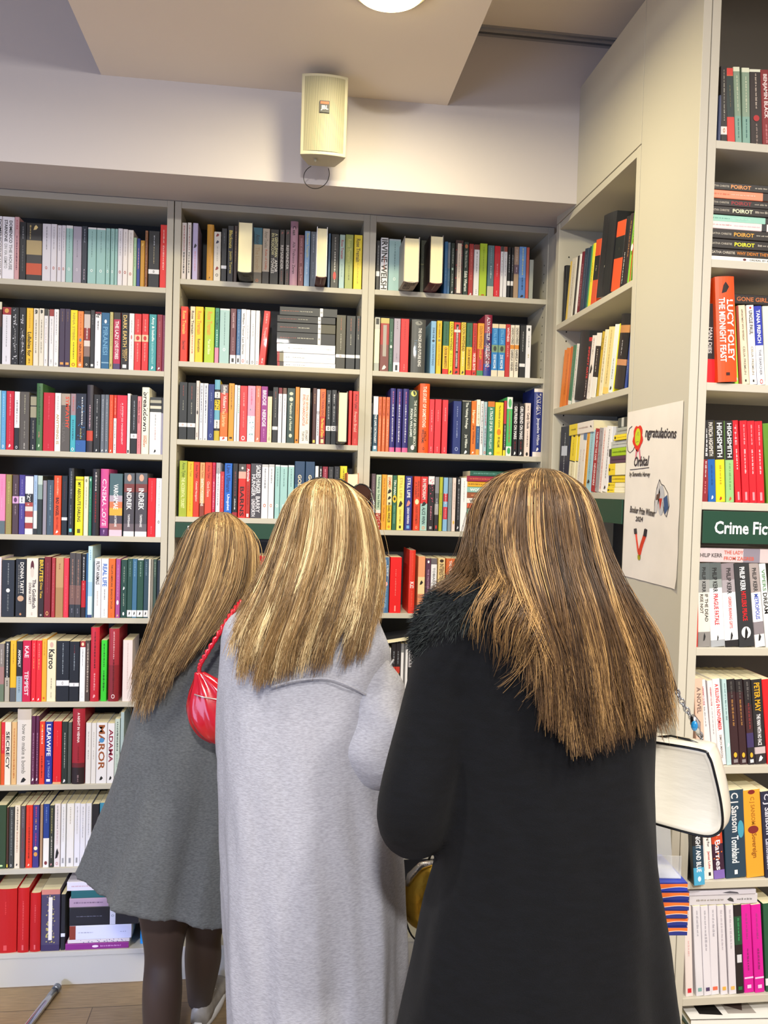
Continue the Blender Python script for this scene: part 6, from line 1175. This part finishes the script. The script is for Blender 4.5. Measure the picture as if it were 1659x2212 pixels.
def shoe(root, heel, yaw, m, ms, L_=.245):
    M_ = Matrix.Translation(heel) @ Matrix.Rotation(yaw, 4, 'Z'); q = MB(); q.M = M_
    def sec(x0, z0, z1, w): return x0, z0, z1, w
    S_ = [(0, .03, .09, .026), (.03, .03, .10, .034), (.08, .03, .095, .034), (.12, .03, .078, .038), (.17, .03, .062, .043), (.215, .03, .05, .040), (.243, .03, .040, .024)]
    n = 20; vs = []
    for y, z0, z1, w in S_:
        for i in range(n):
            t = 2*math.pi*i/n; vs.append((w*math.cos(t), y, z0+(z1-z0)*max(0, math.sin(t)) if math.sin(t) > 0 else z0+.003*math.sin(t)))
    q.add(vs, [(j*n+i, j*n+(i+1) % n, (j+1)*n+(i+1) % n, (j+1)*n+i) for j in range(len(S_)-1) for i in range(n)]+[tuple(range(n-1, -1, -1)), tuple(range((len(S_)-1)*n, len(S_)*n))])
    o = q.build('shoe', m, root, smooth=True); q = MB(); q.M = M_; vs = []
    for z in (0.0006, .012, .032):
        for i in range(32):
            t = 2*math.pi*i/32; w = .041+.006*math.sin(t); k = 1+.05*(z == .012); vs.append((w*k*math.cos(t), .122+.130*k*math.sin(t), z))
    q.add(vs, [(j*32+i, j*32+(i+1) % 32, (j+1)*32+(i+1) % 32, (j+1)*32+i) for j in range(2) for i in range(32)]+[tuple(range(31, -1, -1)), tuple(range(64, 96))]); q.build('sole', ms, o, smooth=True)
    q = MB(); q.M = M_
    for k in range(4): y = .095+k*.018; z = .088-k*.008; q.tube([(-.022, y, z-.012), (0, y+.003, z), (.022, y+.006, z-.012)], .0026, 6)
    q.build('laces', ms, o, smooth=True)
HM = attr_mat('hair', .42, spec=.45)
def hc(*h): return [lin(x) for x in h]
# --- woman in the dark grey coat, farthest
Y1 = -.60
w1 = empty('person', (at(400, 1900, Y1).x, Y1, 0), 0, 'person in a dark grey wool coat with long brown blonde hair, leaning to the shelves', 'person', None)
w1.location = (0, 0, 0)
M_GREY = coat_mat('dark_grey_wool', '585b5e', .2, scale=130, st=(1, 1, 3), sheen=.12)
sl = [at(365, 1410, Y1), at(335, 1560, Y1+.02), at(350, 1640, Y1+.12)]
A1 = [[tuple(at(372, 1405, Y1)), tuple(at(345, 1600, Y1+.03)), tuple(at(395, 1560, Y1+.30))], [tuple(at(560, 1400, Y1)), tuple(at(575, 1590, Y1+.03)), tuple(at(540, 1540, Y1+.30))]]
hp = at(405, 1760, Y1+.02)
lg1 = [[tuple(at(362, 1800, Y1+.03)), tuple(at(357, 1960, Y1+.05)), tuple(at(353, 2060, Y1+.06)), tuple(at(350, 2160, Y1+.04)), tuple(at(345, 2330, Y1+.10))],
       [tuple(at(450, 1800, Y1+.05)), tuple(at(445, 1950, Y1+.12)), tuple(at(440, 2020, Y1+.16)), tuple(at(438, 2075, Y1+.22)), tuple(at(432, 2155, Y1+.36))]]
T1 = body(w1, Y1, at(478, 1196, Y1), (R(22), R(8)), at(480, 1290, Y1), (at(385, 1395, Y1), at(560, 1395, Y1)), hp, lg1, A1)
coat(w1, Y1, [(1282, 452, 520, .05, 0), (1305, 440, 530, .062, 0), (1335, 400, 570, .085, 0), (1375, 356, 598, .105, 0), (1440, 326, 606, .125, 0), (1520, 292, 604, .140, 0), (1600, 268, 600, .160, 0), (1700, 241, 588, .185, .01), (1800, 214, 570, .215, .025), (1870, 194, 556, .232, .035), (1898, 184, 550, .24, .035)],
     'coat', M_GREY, [([tuple(x) for x in A1[0]], [.062, .058, .045]), ([tuple(x) for x in A1[1]], [.062, .058, .045])], fold=.024, nf=7, ph=.4, hem=.26)
q = MB()
for L_ in lg1: limb(q, L_, [.086, .074, .0535, .0555, .040], 20, 8)
q.build('tights', mat('brown_tights', '3e302d', .6, sheen=.04), w1, smooth=True)
MS = mat('pale_sneaker', '989490', .5, var=.12, vscale=40); MSO = mat('white_sole', 'd8d8da', .5)
for L_, yw in ((lg1[0], 6), (lg1[1], -12)):
    a = Vector(L_[-1]); shoe(w1, Vector((a.x, a.y-.045, .0)), R(yw), MS, MSO)
g1 = [[(455, 1110, .0), (415, 1140, -.02), (388, 1200, -.04), (352, 1290, -.09), (318, 1380, -.13), (288, 1460, -.15), (276, 1515, -.16)],
      [(460, 1109, -.01), (432, 1135, -.07), (410, 1200, -.10), (380, 1290, -.13), (345, 1380, -.155), (315, 1470, -.17), (298, 1572, -.18)],
      [(468, 1107, -.03), (455, 1130, -.10), (440, 1200, -.125), (412, 1290, -.15), (375, 1380, -.17), (340, 1455, -.18), (316, 1540, -.18)],
      [(475, 1107, -.03), (480, 1130, -.11), (475, 1200, -.135), (450, 1290, -.16), (410, 1370, -.175), (372, 1440, -.185), (340, 1510, -.18)],
      [(480, 1107, -.03), (505, 1135, -.09), (508, 1200, -.12), (488, 1280, -.15), (448, 1350, -.165), (410, 1405, -.175), (375, 1455, -.17)],
      [(485, 1109, -.01), (525, 1145, -.06), (533, 1200, -.08), (522, 1270, -.12), (490, 1325, -.145), (452, 1368, -.16), (415, 1405, -.16)],
      [(490, 1111, 0), (540, 1160, -.03), (551, 1200, -.04), (545, 1262, -.07), (518, 1315, -.11), (490, 1352, -.13), (465, 1378, -.135)]]
c1 = hc('3c3026', '4e3e2e', '96744a', 'dcbc84')
_, G = strands('hair', w1, HM, g1, Y1, 7500, c1, seed=3, crown=478, wid=.00062, spread=.007, clump=150, jit=.3, tp=1.15, flick=.008, curl=.03)
hair_shell(w1, G, .018, mat('underhair_brown', '5e4c34', .6, var=.25, vscale=60, stretch=(1, 1, .15)), cut=.86)
cap(w1, T1, mat('scalp_brown', '4a3c2e', .7), .95)
g1b = [[(520, 1150, -.05), (545, 1205, -.05), (540, 1250, -.07), (510, 1300, -.13), (520, 1340, -.16)], [(530, 1160, -.04), (550, 1220, -.04), (545, 1270, -.06), (530, 1310, -.12), (560, 1330, -.13)]]
strands('loose_hair', w1, HM, g1b, Y1, 160, c1, seed=4, clump=14, jit=.3)
# --- woman in the pale grey coat
Y2 = -1.03
w2 = empty('person', (0, 0, 0), 0, 'person in a long light grey coat, highlighted blonde hair, brown sunglasses on her head', 'person')
M_LIGHT = coat_mat('light_grey_jersey', 'a4a4ac', .14, scale=110, st=(1, 1, 4), sheen=.1)
A2 = [[tuple(at(540, 1375, Y2)), tuple(at(530, 1640, Y2+.04)), tuple(at(600, 1570, Y2+.30))], [tuple(at(775, 1405, Y2)), tuple(at(822, 1640, Y2+.0)), tuple(at(780, 1565, Y2+.28))]]
hp = at(668, 1830, Y2)
lg2 = [[tuple(at(615, 1900, Y2)), tuple(at(612, 2350, Y2+.02)), (at(612, 2350, Y2).x, Y2+.02, .085)], [tuple(at(730, 1900, Y2)), tuple(at(730, 2350, Y2+.02)), (at(730, 2350, Y2).x, Y2+.02, .085)]]
T2 = body(w2, Y2, at(714, 1143, Y2), (R(16), R(4)), at(700, 1265, Y2), (at(575, 1360, Y2), at(765, 1372, Y2)), hp, lg2, A2)
coat(w2, Y2, [(1262, 670, 745, .055, 0), (1290, 650, 770, .07, 0), (1315, 595, 808, .095, 0), (1350, 535, 822, .115, 0), (1400, 500, 840, .130, 0), (1480, 480, 846, .145, 0), (1600, 474, 842, .155, 0), (1700, 474, 850, .165, 0), (1850, 478, 866, .18, 0), (2000, 485, 868, .195, 0), (2212, 499, 864, .21, 0), (2420, 508, 862, .22, 0), (2440, 510, 860, .22, 0)],
     'coat', M_LIGHT, [([tuple(x) for x in A2[0]], [.066, .064, .048]), ], fold=.024, nf=8, ph=1.2,
     own=[([tuple(at(768, 1400, Y2-.01)), tuple(at(794, 1450, Y2-.035)), tuple(at(815, 1528, Y2-.075)), tuple(at(806, 1634, Y2-.09)), tuple(at(800, 1622, Y2+.04)), tuple(at(775, 1590, Y2+.2))], [.052, .059, .070, .073, .064, .046])])
def seam(root, pts, Y, r=.0022, name='seam', m=M_LIGHT):
    P_ = [tuple(at(x, y, Y+d)) for x, y, d in pts]; q = MB(); q.tube([cr(P_, k/6) for k in range((len(P_)-1)*6+1)], r, 8); return q.build(name, m, root, smooth=True)
seam(w2, [(585, 1484, -.150), (640, 1470, -.154), (705, 1466, -.152), (755, 1482, -.146), (800, 1508, -.120)], Y2, name='yoke_seam')
seam(w2, [(798, 1508, -.118), (822, 1470, -.095), (850, 1425, -.05)], Y2, name='armhole_seam')
seam(w2, [(800, 1505, -.118), (770, 1560, -.10), (748, 1615, -.12)], Y2, name='armhole_seam')
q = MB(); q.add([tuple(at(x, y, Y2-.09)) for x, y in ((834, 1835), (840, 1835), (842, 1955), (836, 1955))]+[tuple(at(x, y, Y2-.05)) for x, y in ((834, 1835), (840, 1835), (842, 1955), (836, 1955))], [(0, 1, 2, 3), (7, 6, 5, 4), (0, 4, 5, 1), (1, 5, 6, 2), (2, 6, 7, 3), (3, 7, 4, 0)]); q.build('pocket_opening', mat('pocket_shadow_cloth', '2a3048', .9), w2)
for L_ in lg2: shoe(w2, Vector((L_[-1][0], L_[-1][1]-.045, 0)), 0, M_BLACK, M_BLACK)
g2 = [[(690, 1037, 0), (640, 1072, -.03), (612, 1135, -.045), (583, 1225, -.08), (540, 1305, -.13), (505, 1370, -.155), (492, 1415, -.16)],
      [(692, 1036, -.01), (650, 1062, -.07), (632, 1130, -.10), (605, 1220, -.13), (572, 1310, -.155), (536, 1400, -.17), (528, 1478, -.17)],
      [(698, 1035, -.03), (674, 1056, -.10), (662, 1130, -.125), (645, 1220, -.14), (612, 1320, -.165), (578, 1415, -.175), (560, 1500, -.18)],
      [(705, 1035, -.03), (705, 1056, -.115), (703, 1130, -.135), (690, 1220, -.15), (660, 1320, -.17), (628, 1410, -.18), (615, 1482, -.18)],
      [(712, 1035, -.03), (738, 1058, -.10), (748, 1130, -.125), (742, 1220, -.14), (716, 1320, -.165), (690, 1405, -.175), (672, 1470, -.18)],
      [(718, 1036, -.02), (766, 1075, -.07), (784, 1140, -.09), (792, 1220, -.105), (775, 1310, -.145), (745, 1390, -.165), (728, 1455, -.17)],
      [(722, 1038, 0), (785, 1090, -.03), (806, 1150, -.04), (816, 1220, -.05), (812, 1290, -.09), (798, 1365, -.14), (780, 1430, -.155)]]
c2 = hc('54422c', '60492f', 'a27f4e', 'fde4ae')
_, G = strands('hair', w2, HM, g2, Y2, 10000, c2, seed=11, crown=708, wid=.00058, spread=.006, clump=130, jit=.28, flick=.008, tp=1.1, curl=.03, lw=.09)
hair_shell(w2, G, .018, mat('underhair_blonde', '7c643e', .6, var=.3, vscale=50, stretch=(1, 1, .12)), cut=.84)
cap(w2, T2, mat('scalp_blonde', '5c4a30', .7), .97)
# --- woman in the black coat, nearest
Y3 = -1.53
w3 = empty('person', (0, 0, 0), 0, 'person in a black coat with fur collar and long golden brown hair, nearest', 'person')
M_BLK = coat_mat('black_wool', '05060a', .25, rough=.9, scale=30, st=(1, 1, 3), sheen=.03)
A3 = [[tuple(at(985, 1360, Y3)), tuple(at(892, 1765, Y3+.02)), tuple(at(985, 1660, Y3+.30))], [tuple(at(1318, 1395, Y3)), tuple(at(1352, 1740, Y3+.05)), tuple(at(1250, 1640, Y3+.30))]]
hp = at(1175, 1950, Y3)
lg3 = [[tuple(at(1100, 2000, Y3)), tuple(at(1100, 2600, Y3+.02)), (at(1100, 2600, Y3).x, Y3+.02, .085)], [tuple(at(1250, 2000, Y3)), tuple(at(1255, 2600, Y3+.02)), (at(1255, 2600, Y3).x, Y3+.02, .085)]]
T3 = body(w3, Y3, at(1165, 1148, Y3), (R(28), R(0)), at(1170, 1270, Y3), (at(1010, 1350, Y3), at(1315, 1365, Y3)), hp, lg3, A3)
coat(w3, Y3, [(1240, 1115, 1235, .065, 0), (1268, 1075, 1300, .085, 0), (1300, 1010, 1335, .10, 0), (1345, 960, 1378, .115, 0), (1420, 935, 1412, .130, 0), (1500, 935, 1408, .135, 0), (1600, 945, 1400, .135, 0), (1700, 950, 1396, .14, 0), (1850, 945, 1402, .15, 0), (1950, 918, 1414, .16, 0), (2050, 895, 1427, .17, 0), (2212, 862, 1440, .185, 0), (2500, 815, 1462, .21, 0), (2800, 780, 1475, .23, 0), (2830, 778, 1476, .23, 0)],
     'coat', M_BLK, [([tuple(at(1008, 1372, Y3)), tuple(at(950, 1540, Y3-.02)), tuple(at(894, 1775, Y3-.01)), tuple(at(985, 1665, Y3+.28))], [.078, .068, .062, .046]), ([tuple(at(1322, 1380, Y3)), tuple(at(1345, 1740, Y3+.04)), tuple(at(1255, 1645, Y3+.28))], [.055, .052, .046])], fold=.018, nf=5, ph=2.2)
for L_ in lg3: shoe(w3, Vector((L_[-1][0], L_[-1][1]-.045, 0)), 0, M_BLACK, M_BLACK)
def fur(root, pts, rad, N, L_, cols, seed):
    g = np.random.default_rng(seed); P_ = np.array([tuple(p) for p in pts]); q = MB(); c_ = [lin(x) for x in cols]
    core = MB(); core.tube([cr(P_, k/5) for k in range((len(P_)-1)*5+1)], [float(cr([[r] for r in rad], k/5)[0])*.93 for k in range((len(P_)-1)*5+1)], 16)
    for k in (0, -1): core.ball(P_[k], (rad[k]*.93,)*3, 14, 10)
    for i in range(N):
        t = g.random()*(len(P_)-1); c = cr(P_, t); r_ = float(cr([[r] for r in rad], t)[0]); d = g.normal(0, 1, 3); d /= np.linalg.norm(d)
        if g.random() < .15: c = P_[0]; r_ = rad[0]
        p0 = c+d*r_*.9; dr = d+np.array([-.5, -.1, -.9])*.9; dr /= np.linalg.norm(dr); l = L_*(.5+g.random()); bend = g.normal(0, .25, 3)
        p1 = p0+(d*.5+dr*.5)*l*.5; p2 = p1+(dr+bend)*l*.6; s = np.cross(dr, [0, 1, .2]); s = s/np.linalg.norm(s)*.0009
        q.add([tuple(p0-s), tuple(p0+s), tuple(p1+s*.8), tuple(p1-s*.8), tuple(p2)], [(0, 1, 2, 3), (3, 2, 4)], c_[g.integers(len(c_))])
    co_ = core.build('fur_collar', mat('collar_lining', '15181a', .9), root, smooth=True); q.build('fur_pile', attr_mat('fur', .6), co_, color=True); return co_
fur(w3, [at(940, 1385, Y3+.0), at(968, 1335, Y3-.02), at(1010, 1300, Y3-.05), at(1080, 1285, Y3-.085), at(1160, 1290, Y3-.10), at(1250, 1300, Y3-.07), at(1310, 1320, Y3-.01)], [.038, .050, .046, .040, .036, .036, .03], 20000, .0145, ['1a1e20', '24292a', '101314', '3a4040', '2a3030'], 5)
g3 = [[(1150, 1016, 0), (1090, 1042, -.03), (1056, 1092, -.035), (1042, 1160, -.035), (1030, 1215, -.05), (1005, 1255, -.075), (965, 1282, -.09)],
      [(1155, 1014, -.02), (1108, 1036, -.07), (1082, 1100, -.095), (1072, 1170, -.11), (1080, 1232, -.145), (1102, 1272, -.17)],
      [(1160, 1013, -.03), (1130, 1033, -.10), (1112, 1105, -.13), (1108, 1190, -.14), (1135, 1290, -.175), (1192, 1420, -.185), (1200, 1610, -.175)],
      [(1168, 1012, -.03), (1160, 1034, -.11), (1160, 1110, -.14), (1168, 1200, -.15), (1195, 1310, -.18), (1222, 1450, -.185), (1240, 1648, -.18)],
      [(1178, 1013, -.03), (1198, 1038, -.10), (1214, 1110, -.13), (1226, 1200, -.14), (1255, 1310, -.175), (1285, 1450, -.18), (1295, 1640, -.175)],
      [(1186, 1015, -.02), (1236, 1050, -.075), (1258, 1120, -.095), (1275, 1200, -.11), (1312, 1310, -.15), (1350, 1440, -.16), (1368, 1625, -.155)],
      [(1192, 1016, 0), (1258, 1060, -.03), (1284, 1130, -.04), (1306, 1200, -.06), (1356, 1290, -.10), (1420, 1400, -.115), (1450, 1590, -.12)]]
c3 = hc('4c3820', '3c2c1e', '6a4e30', 'cca268')
_, G = strands('hair', w3, HM, g3, Y3, 14000, c3, seed=21, crown=1172, wid=.00050, spread=.007, clump=170, jit=.15, flick=.010, depth=.035, tp=1.25, curl=.07, lw=.09)
hair_shell(w3, G[1:], .02, mat('underhair_golden', '4c361e', .6, var=.3, vscale=50, stretch=(1, 1, .12)), cut=.84)
hair_shell(w3, G[:2], .018, mat('underhair_golden_side', '4c361e', .6, var=.3, vscale=50, stretch=(1, 1, .12)), cut=.42)
cap(w3, T3, mat('scalp_golden', '4a3820', .7), .99)
g3b = [[(1090, 1150, -.06), (1060, 1235, -.13), (1000, 1290, -.165), (960, 1340, -.14)], [(1110, 1170, -.08), (1080, 1270, -.17), (1050, 1330, -.19), (1060, 1420, -.16)], [(1130, 1180, -.09), (1125, 1300, -.18), (1090, 1370, -.18), (1070, 1455, -.15)], [(1160, 1200, -.10), (1160, 1350, -.19), (1120, 1430, -.165), (1060, 1465, -.15)], [(1180, 1220, -.10), (1185, 1410, -.18), (1150, 1490, -.16), (1110, 1530, -.15)]]
strands('loose_hair', w3, HM, g3b, Y3, 300, c3, seed=23, clump=60, spread=.008, jit=.5, depth=.01, wid=.0004)
# ------------------------------------------------------------------ things they wear on them
# red glossy shoulder bag
Yb = Y1-.235; e = empty('handbag', (0, 0, 0), 0, 'small glossy red shoulder bag on the back of the dark grey coat', 'handbag')
M_RED = mat('red_patent', 'b80c24', .22, coat=.6, bump=.6, bscale=26, stretch=(1, 1, .35)); q = MB(); rg = []
for py, xl, xr, b_ in ((1452, 424, 440, .008), (1475, 418, 482, .020), (1500, 409, 515, .030), (1530, 405, 532, .038), (1562, 412, 536, .042), (1588, 432, 526, .034), (1604, 458, 505, .014)):
    a = at(xl, py, Yb); c = at(xr, py, Yb); rg.append((a.z, (a.x+c.x)/2, Yb, (c.x-a.x)/2, b_))
loft(q, rg, 40, 5, fold=lambda t, z: .0035*math.sin(9*t+z*30)+.002*math.sin(17*t)); q.build('bag_body', M_RED, e, smooth=True)
q = MB(); P_ = [tuple(at(x, y, Yb+d)) for x, y, d in ((431, 1462, 0), (430, 1440, 0), (447, 1410, .0), (475, 1365, .01), (500, 1325, .03), (520, 1300, .06))]; P2 = [cr(P_, k/14) for k in range(5*14+1)]
for ph in (0, math.pi): q.tube([p+np.array([math.cos(i*.75+ph), 0, math.sin(i*.75+ph)])*.0032 for i, p in enumerate(P2)], .0042, 8)
q.build('twisted_strap', M_RED, e, smooth=True)
q = MB(); q.tube([tuple(at(x, y, Yb-d)) for x, y, d in ((420, 1500, .025), (440, 1506, .034), (470, 1511, .037), (500, 1510, .034))], .0018, 8); q.build('zip', mat('zip_metal', 'e8d8d8', .15, metal=.7), e, smooth=True)
# cream structured bag
Yw = Y3-.02; o_ = at(1472, 1690, Yw); e = empty('handbag', o_, R(-42), 'cream leather handbag with black piping and chain strap, beside the black coat', 'handbag')
M_CREAM = mat('cream_leather', 'd6d0c0', .38, bump=.35, bscale=55, coat=.15, stretch=(.35, 1, 1.4))
def bag_outline(s): return [(x*s*1.12, z*s) for x, z in ((-.066, .070), (.030, .074), (.046, .066), (.056, .035), (.066, -.01), (.069, -.045), (.062, -.062), (.044, -.072), (.0, -.073), (-.05, -.070), (-.072, -.058), (-.076, -.02))]
def ring(y, s, n=60):
    o = bag_outline(s); o = [cr(o+[o[0]], k/5) for k in range(len(o)*5)]; return [(p[0], y, p[1]) for p in o]
rs_ = [(-.030, .90), (-.033, .97), (-.030, 1.0), (-.012, 1.03), (.012, 1.03), (.030, 1.0), (.033, .97), (.030, .90)]
q = MB(); vs = []; nn = len(ring(0, 1))
for y, s in rs_: vs += ring(y, s)
q.add(vs, [(j*nn+i, (j+1)*nn+i, (j+1)*nn+(i+1) % nn, j*nn+(i+1) % nn) for j in range(len(rs_)-1) for i in range(nn)]+[tuple(range(nn)), tuple(range((len(rs_)-1)*nn+nn-1, (len(rs_)-1)*nn-1, -1))]); q.build('bag_body', M_CREAM, e, smooth=True)
q = MB(); rr = ring(-.033, 1.0); q.tube(rr+[rr[0], rr[1]], .0022, 8); q.build('black_piping', M_BLACK, e, smooth=True)
q = MB(); q.tube([(-.05, 0, .070), (-.02, -.004, .080), (.01, 0, .078), (.035, .0, .072)], .0022, 8); q.build('zip', M_BLACK, e, smooth=True)
Mi = (Matrix.Translation(o_) @ Matrix.Rotation(R(-42), 4, 'Z')).inverted(); loc_ = lambda x, y, d: Mi @ at(x, y, Yw+d)
q = MB(); cp = [loc_(1514, 1592, .02), loc_(1500, 1560, .02), loc_(1478, 1525, .02), loc_(1459, 1488, .02)]; N_ = 13
for k in range(N_):
    c = Vector(cr([tuple(p) for p in cp], 3*k/(N_-1))); tz = (cp[3]-cp[0]).normalized(); sd = Vector((1, 0, 0)) if k % 2 else Vector((0, 1, 0)); sd = (sd-tz*sd.dot(tz)).normalized()
    q.tube([c+tz*.0065*math.cos(a)+sd*.0048*math.sin(a) for a in np.linspace(0, 2*math.pi, 15)], .0016, 6)
q.build('chain', M_CHROME, e, smooth=True)
q = MB(); q.tube([loc_(1496, 1545, .0), loc_(1502, 1562, .0), loc_(1510, 1588, .0)], [.004, .009, .003], 10); q.build('silver_clasp', M_CHROME, e, smooth=True)
q = MB(); q.ball(loc_(1500, 1568, -.008), (.006, .004, .009), 14, 8); q.build('turquoise_charm', mat('turquoise', '1c78b0', .2, coat=.5), e, smooth=True)
q = MB(); q.tube([cr([tuple(loc_(*p)) for p in ((1459, 1490, .02), (1448, 1460, .0), (1425, 1400, -.03), (1395, 1350, -.03), (1370, 1325, .0))], k/6) for k in range(25)], .0045, 8)
q.tube([cr([tuple(loc_(*p)) for p in ((1416, 1600, .05), (1405, 1540, .05), (1395, 1440, .03), (1375, 1345, .03))], k/6) for k in range(19)], .0045, 8); q.build('leather_strap', M_BLACK, e, smooth=True)
# golden bag seen between two coats
Yg = -1.0; e = empty('handbag', at(922, 1935, Yg), 0, 'metallic gold round handbag with silver trim, glimpsed between two coats', 'handbag')
q = MB(); q.ball((0, 0, 0), (.062, .035, .082), 32, 20, rot=Matrix.Rotation(R(8), 4, 'Y')); q.build('bag_body', mat('gold_leather', 'c8a23c', .32, metal=.75, bump=.5, bscale=90), e, smooth=True)
q = MB(); q.tube([(-.05, -.012, .035), (-.045, -.02, .06), (-.02, -.02, .085), (.01, -.016, .09)], [.007, .009, .008, .006], 10); q.build('silver_trim', mat('crinkled_silver', 'd8d8dc', .25, metal=.9, bump=1, bscale=120), e, smooth=True)
q = MB(); q.tube([cr([(-.058, -.01, -.03), (-.04, -.03, -.078), (.0, -.03, -.105), (.04, -.01, -.10)], k/6) for k in range(19)], .0022, 8)
q.tube([cr([(.0, 0, .08), (.02, .01, .16), (.0, .06, .26), (-.05, .09, .36)], k/6) for k in range(19)], .003, 8); q.build('black_cord', M_BLACK, e, smooth=True)
# sunglasses
e = empty('sunglasses', (0, 0, 0), 0, 'brown lensed sunglasses pushed up on the highlighted blonde hair', 'sunglasses')
def lens(cx, cy, Y, w, h, tl, name):
    c = at(cx, cy, Y); q = MB(); n = 28; pts = [((w*math.cos(a)*(1+.12*math.sin(a))), h*math.sin(a)) for a in [2*math.pi*i/n for i in range(n)]]
    rot = Matrix.Rotation(R(tl), 4, 'Y') @ Matrix.Rotation(R(-28), 4, 'X')
    P_ = [c+(rot @ Vector((x, 0, z))) for x, z in pts]; q.add([tuple(p+(rot @ Vector((0, s, 0)))) for s in (-.001, .001) for p in P_], [tuple(range(n)), tuple(range(2*n-1, n-1, -1))]+[(i, n+i, n+(i+1) % n, (i+1) % n) for i in range(n)])
    q.build('lens', mat('brown_lens', '2c140c', .08, coat=.8), e); q = MB(); q.tube([tuple(p) for p in P_]+[tuple(P_[0]), tuple(P_[1])], .0022, 8); q.build('rim', M_BLACK, e, smooth=True); return c
ca = lens(688, 1050, Y2+.055, .026, .022, -12, 'a'); cb = lens(782, 1068, Y2+.05, .024, .026, 32, 'b')
q = MB(); q.tube([ca+Vector((.024, 0, .012)), (ca+cb)/2+Vector((0, 0, .026)), cb+Vector((-.02, 0, .016))], .0022, 8); q.build('bridge', M_BLACK, e, smooth=True)
q = MB(); q.tube([cb+Vector((.021, -.003, .004)), cb+Vector((.027, -.02, -.02)), cb+Vector((.022, -.06, -.045))], [.0016, .0022, .002], 8); q.build('temple_arm', mat('pale_metal', 'c8ccc8', .2, metal=.9), e, smooth=True)
q = MB(); q.tube([ca+Vector((-.024, -.003, .0)), ca+Vector((-.030, -.02, -.02)), ca+Vector((-.024, -.06, -.045))], .002, 8); q.build('temple_arm', mat('pale_metal_2', 'c8ccc8', .2, metal=.9), e, smooth=True)
# book lying tilted on the row between the pale and black coats
e = empty('book', label='pale open edged book lying tilted on the row beside the fur collar', cat='book'); z_ = 1.03+.192
e.matrix_world = Matrix.Translation(at(822, 1392, -.012)) @ Matrix.Rotation(R(-9), 4, 'Y')
q = MB(); q.box(0, .125, 0, .13, 0, .0012, lin('e8e0cc')); q.box(0, .125, 0, .13, .0128, .014, lin('2c2c30')); q.box(0, .0015, 0, .13, 0, .014, lin('2c2c30')); q.build('cover', M_PRINT, e, color=True)
q = MB(); q.box(.0016, .124, .0006, .129, .0013, .0127); q.build('page_block', M_PAGE, e)
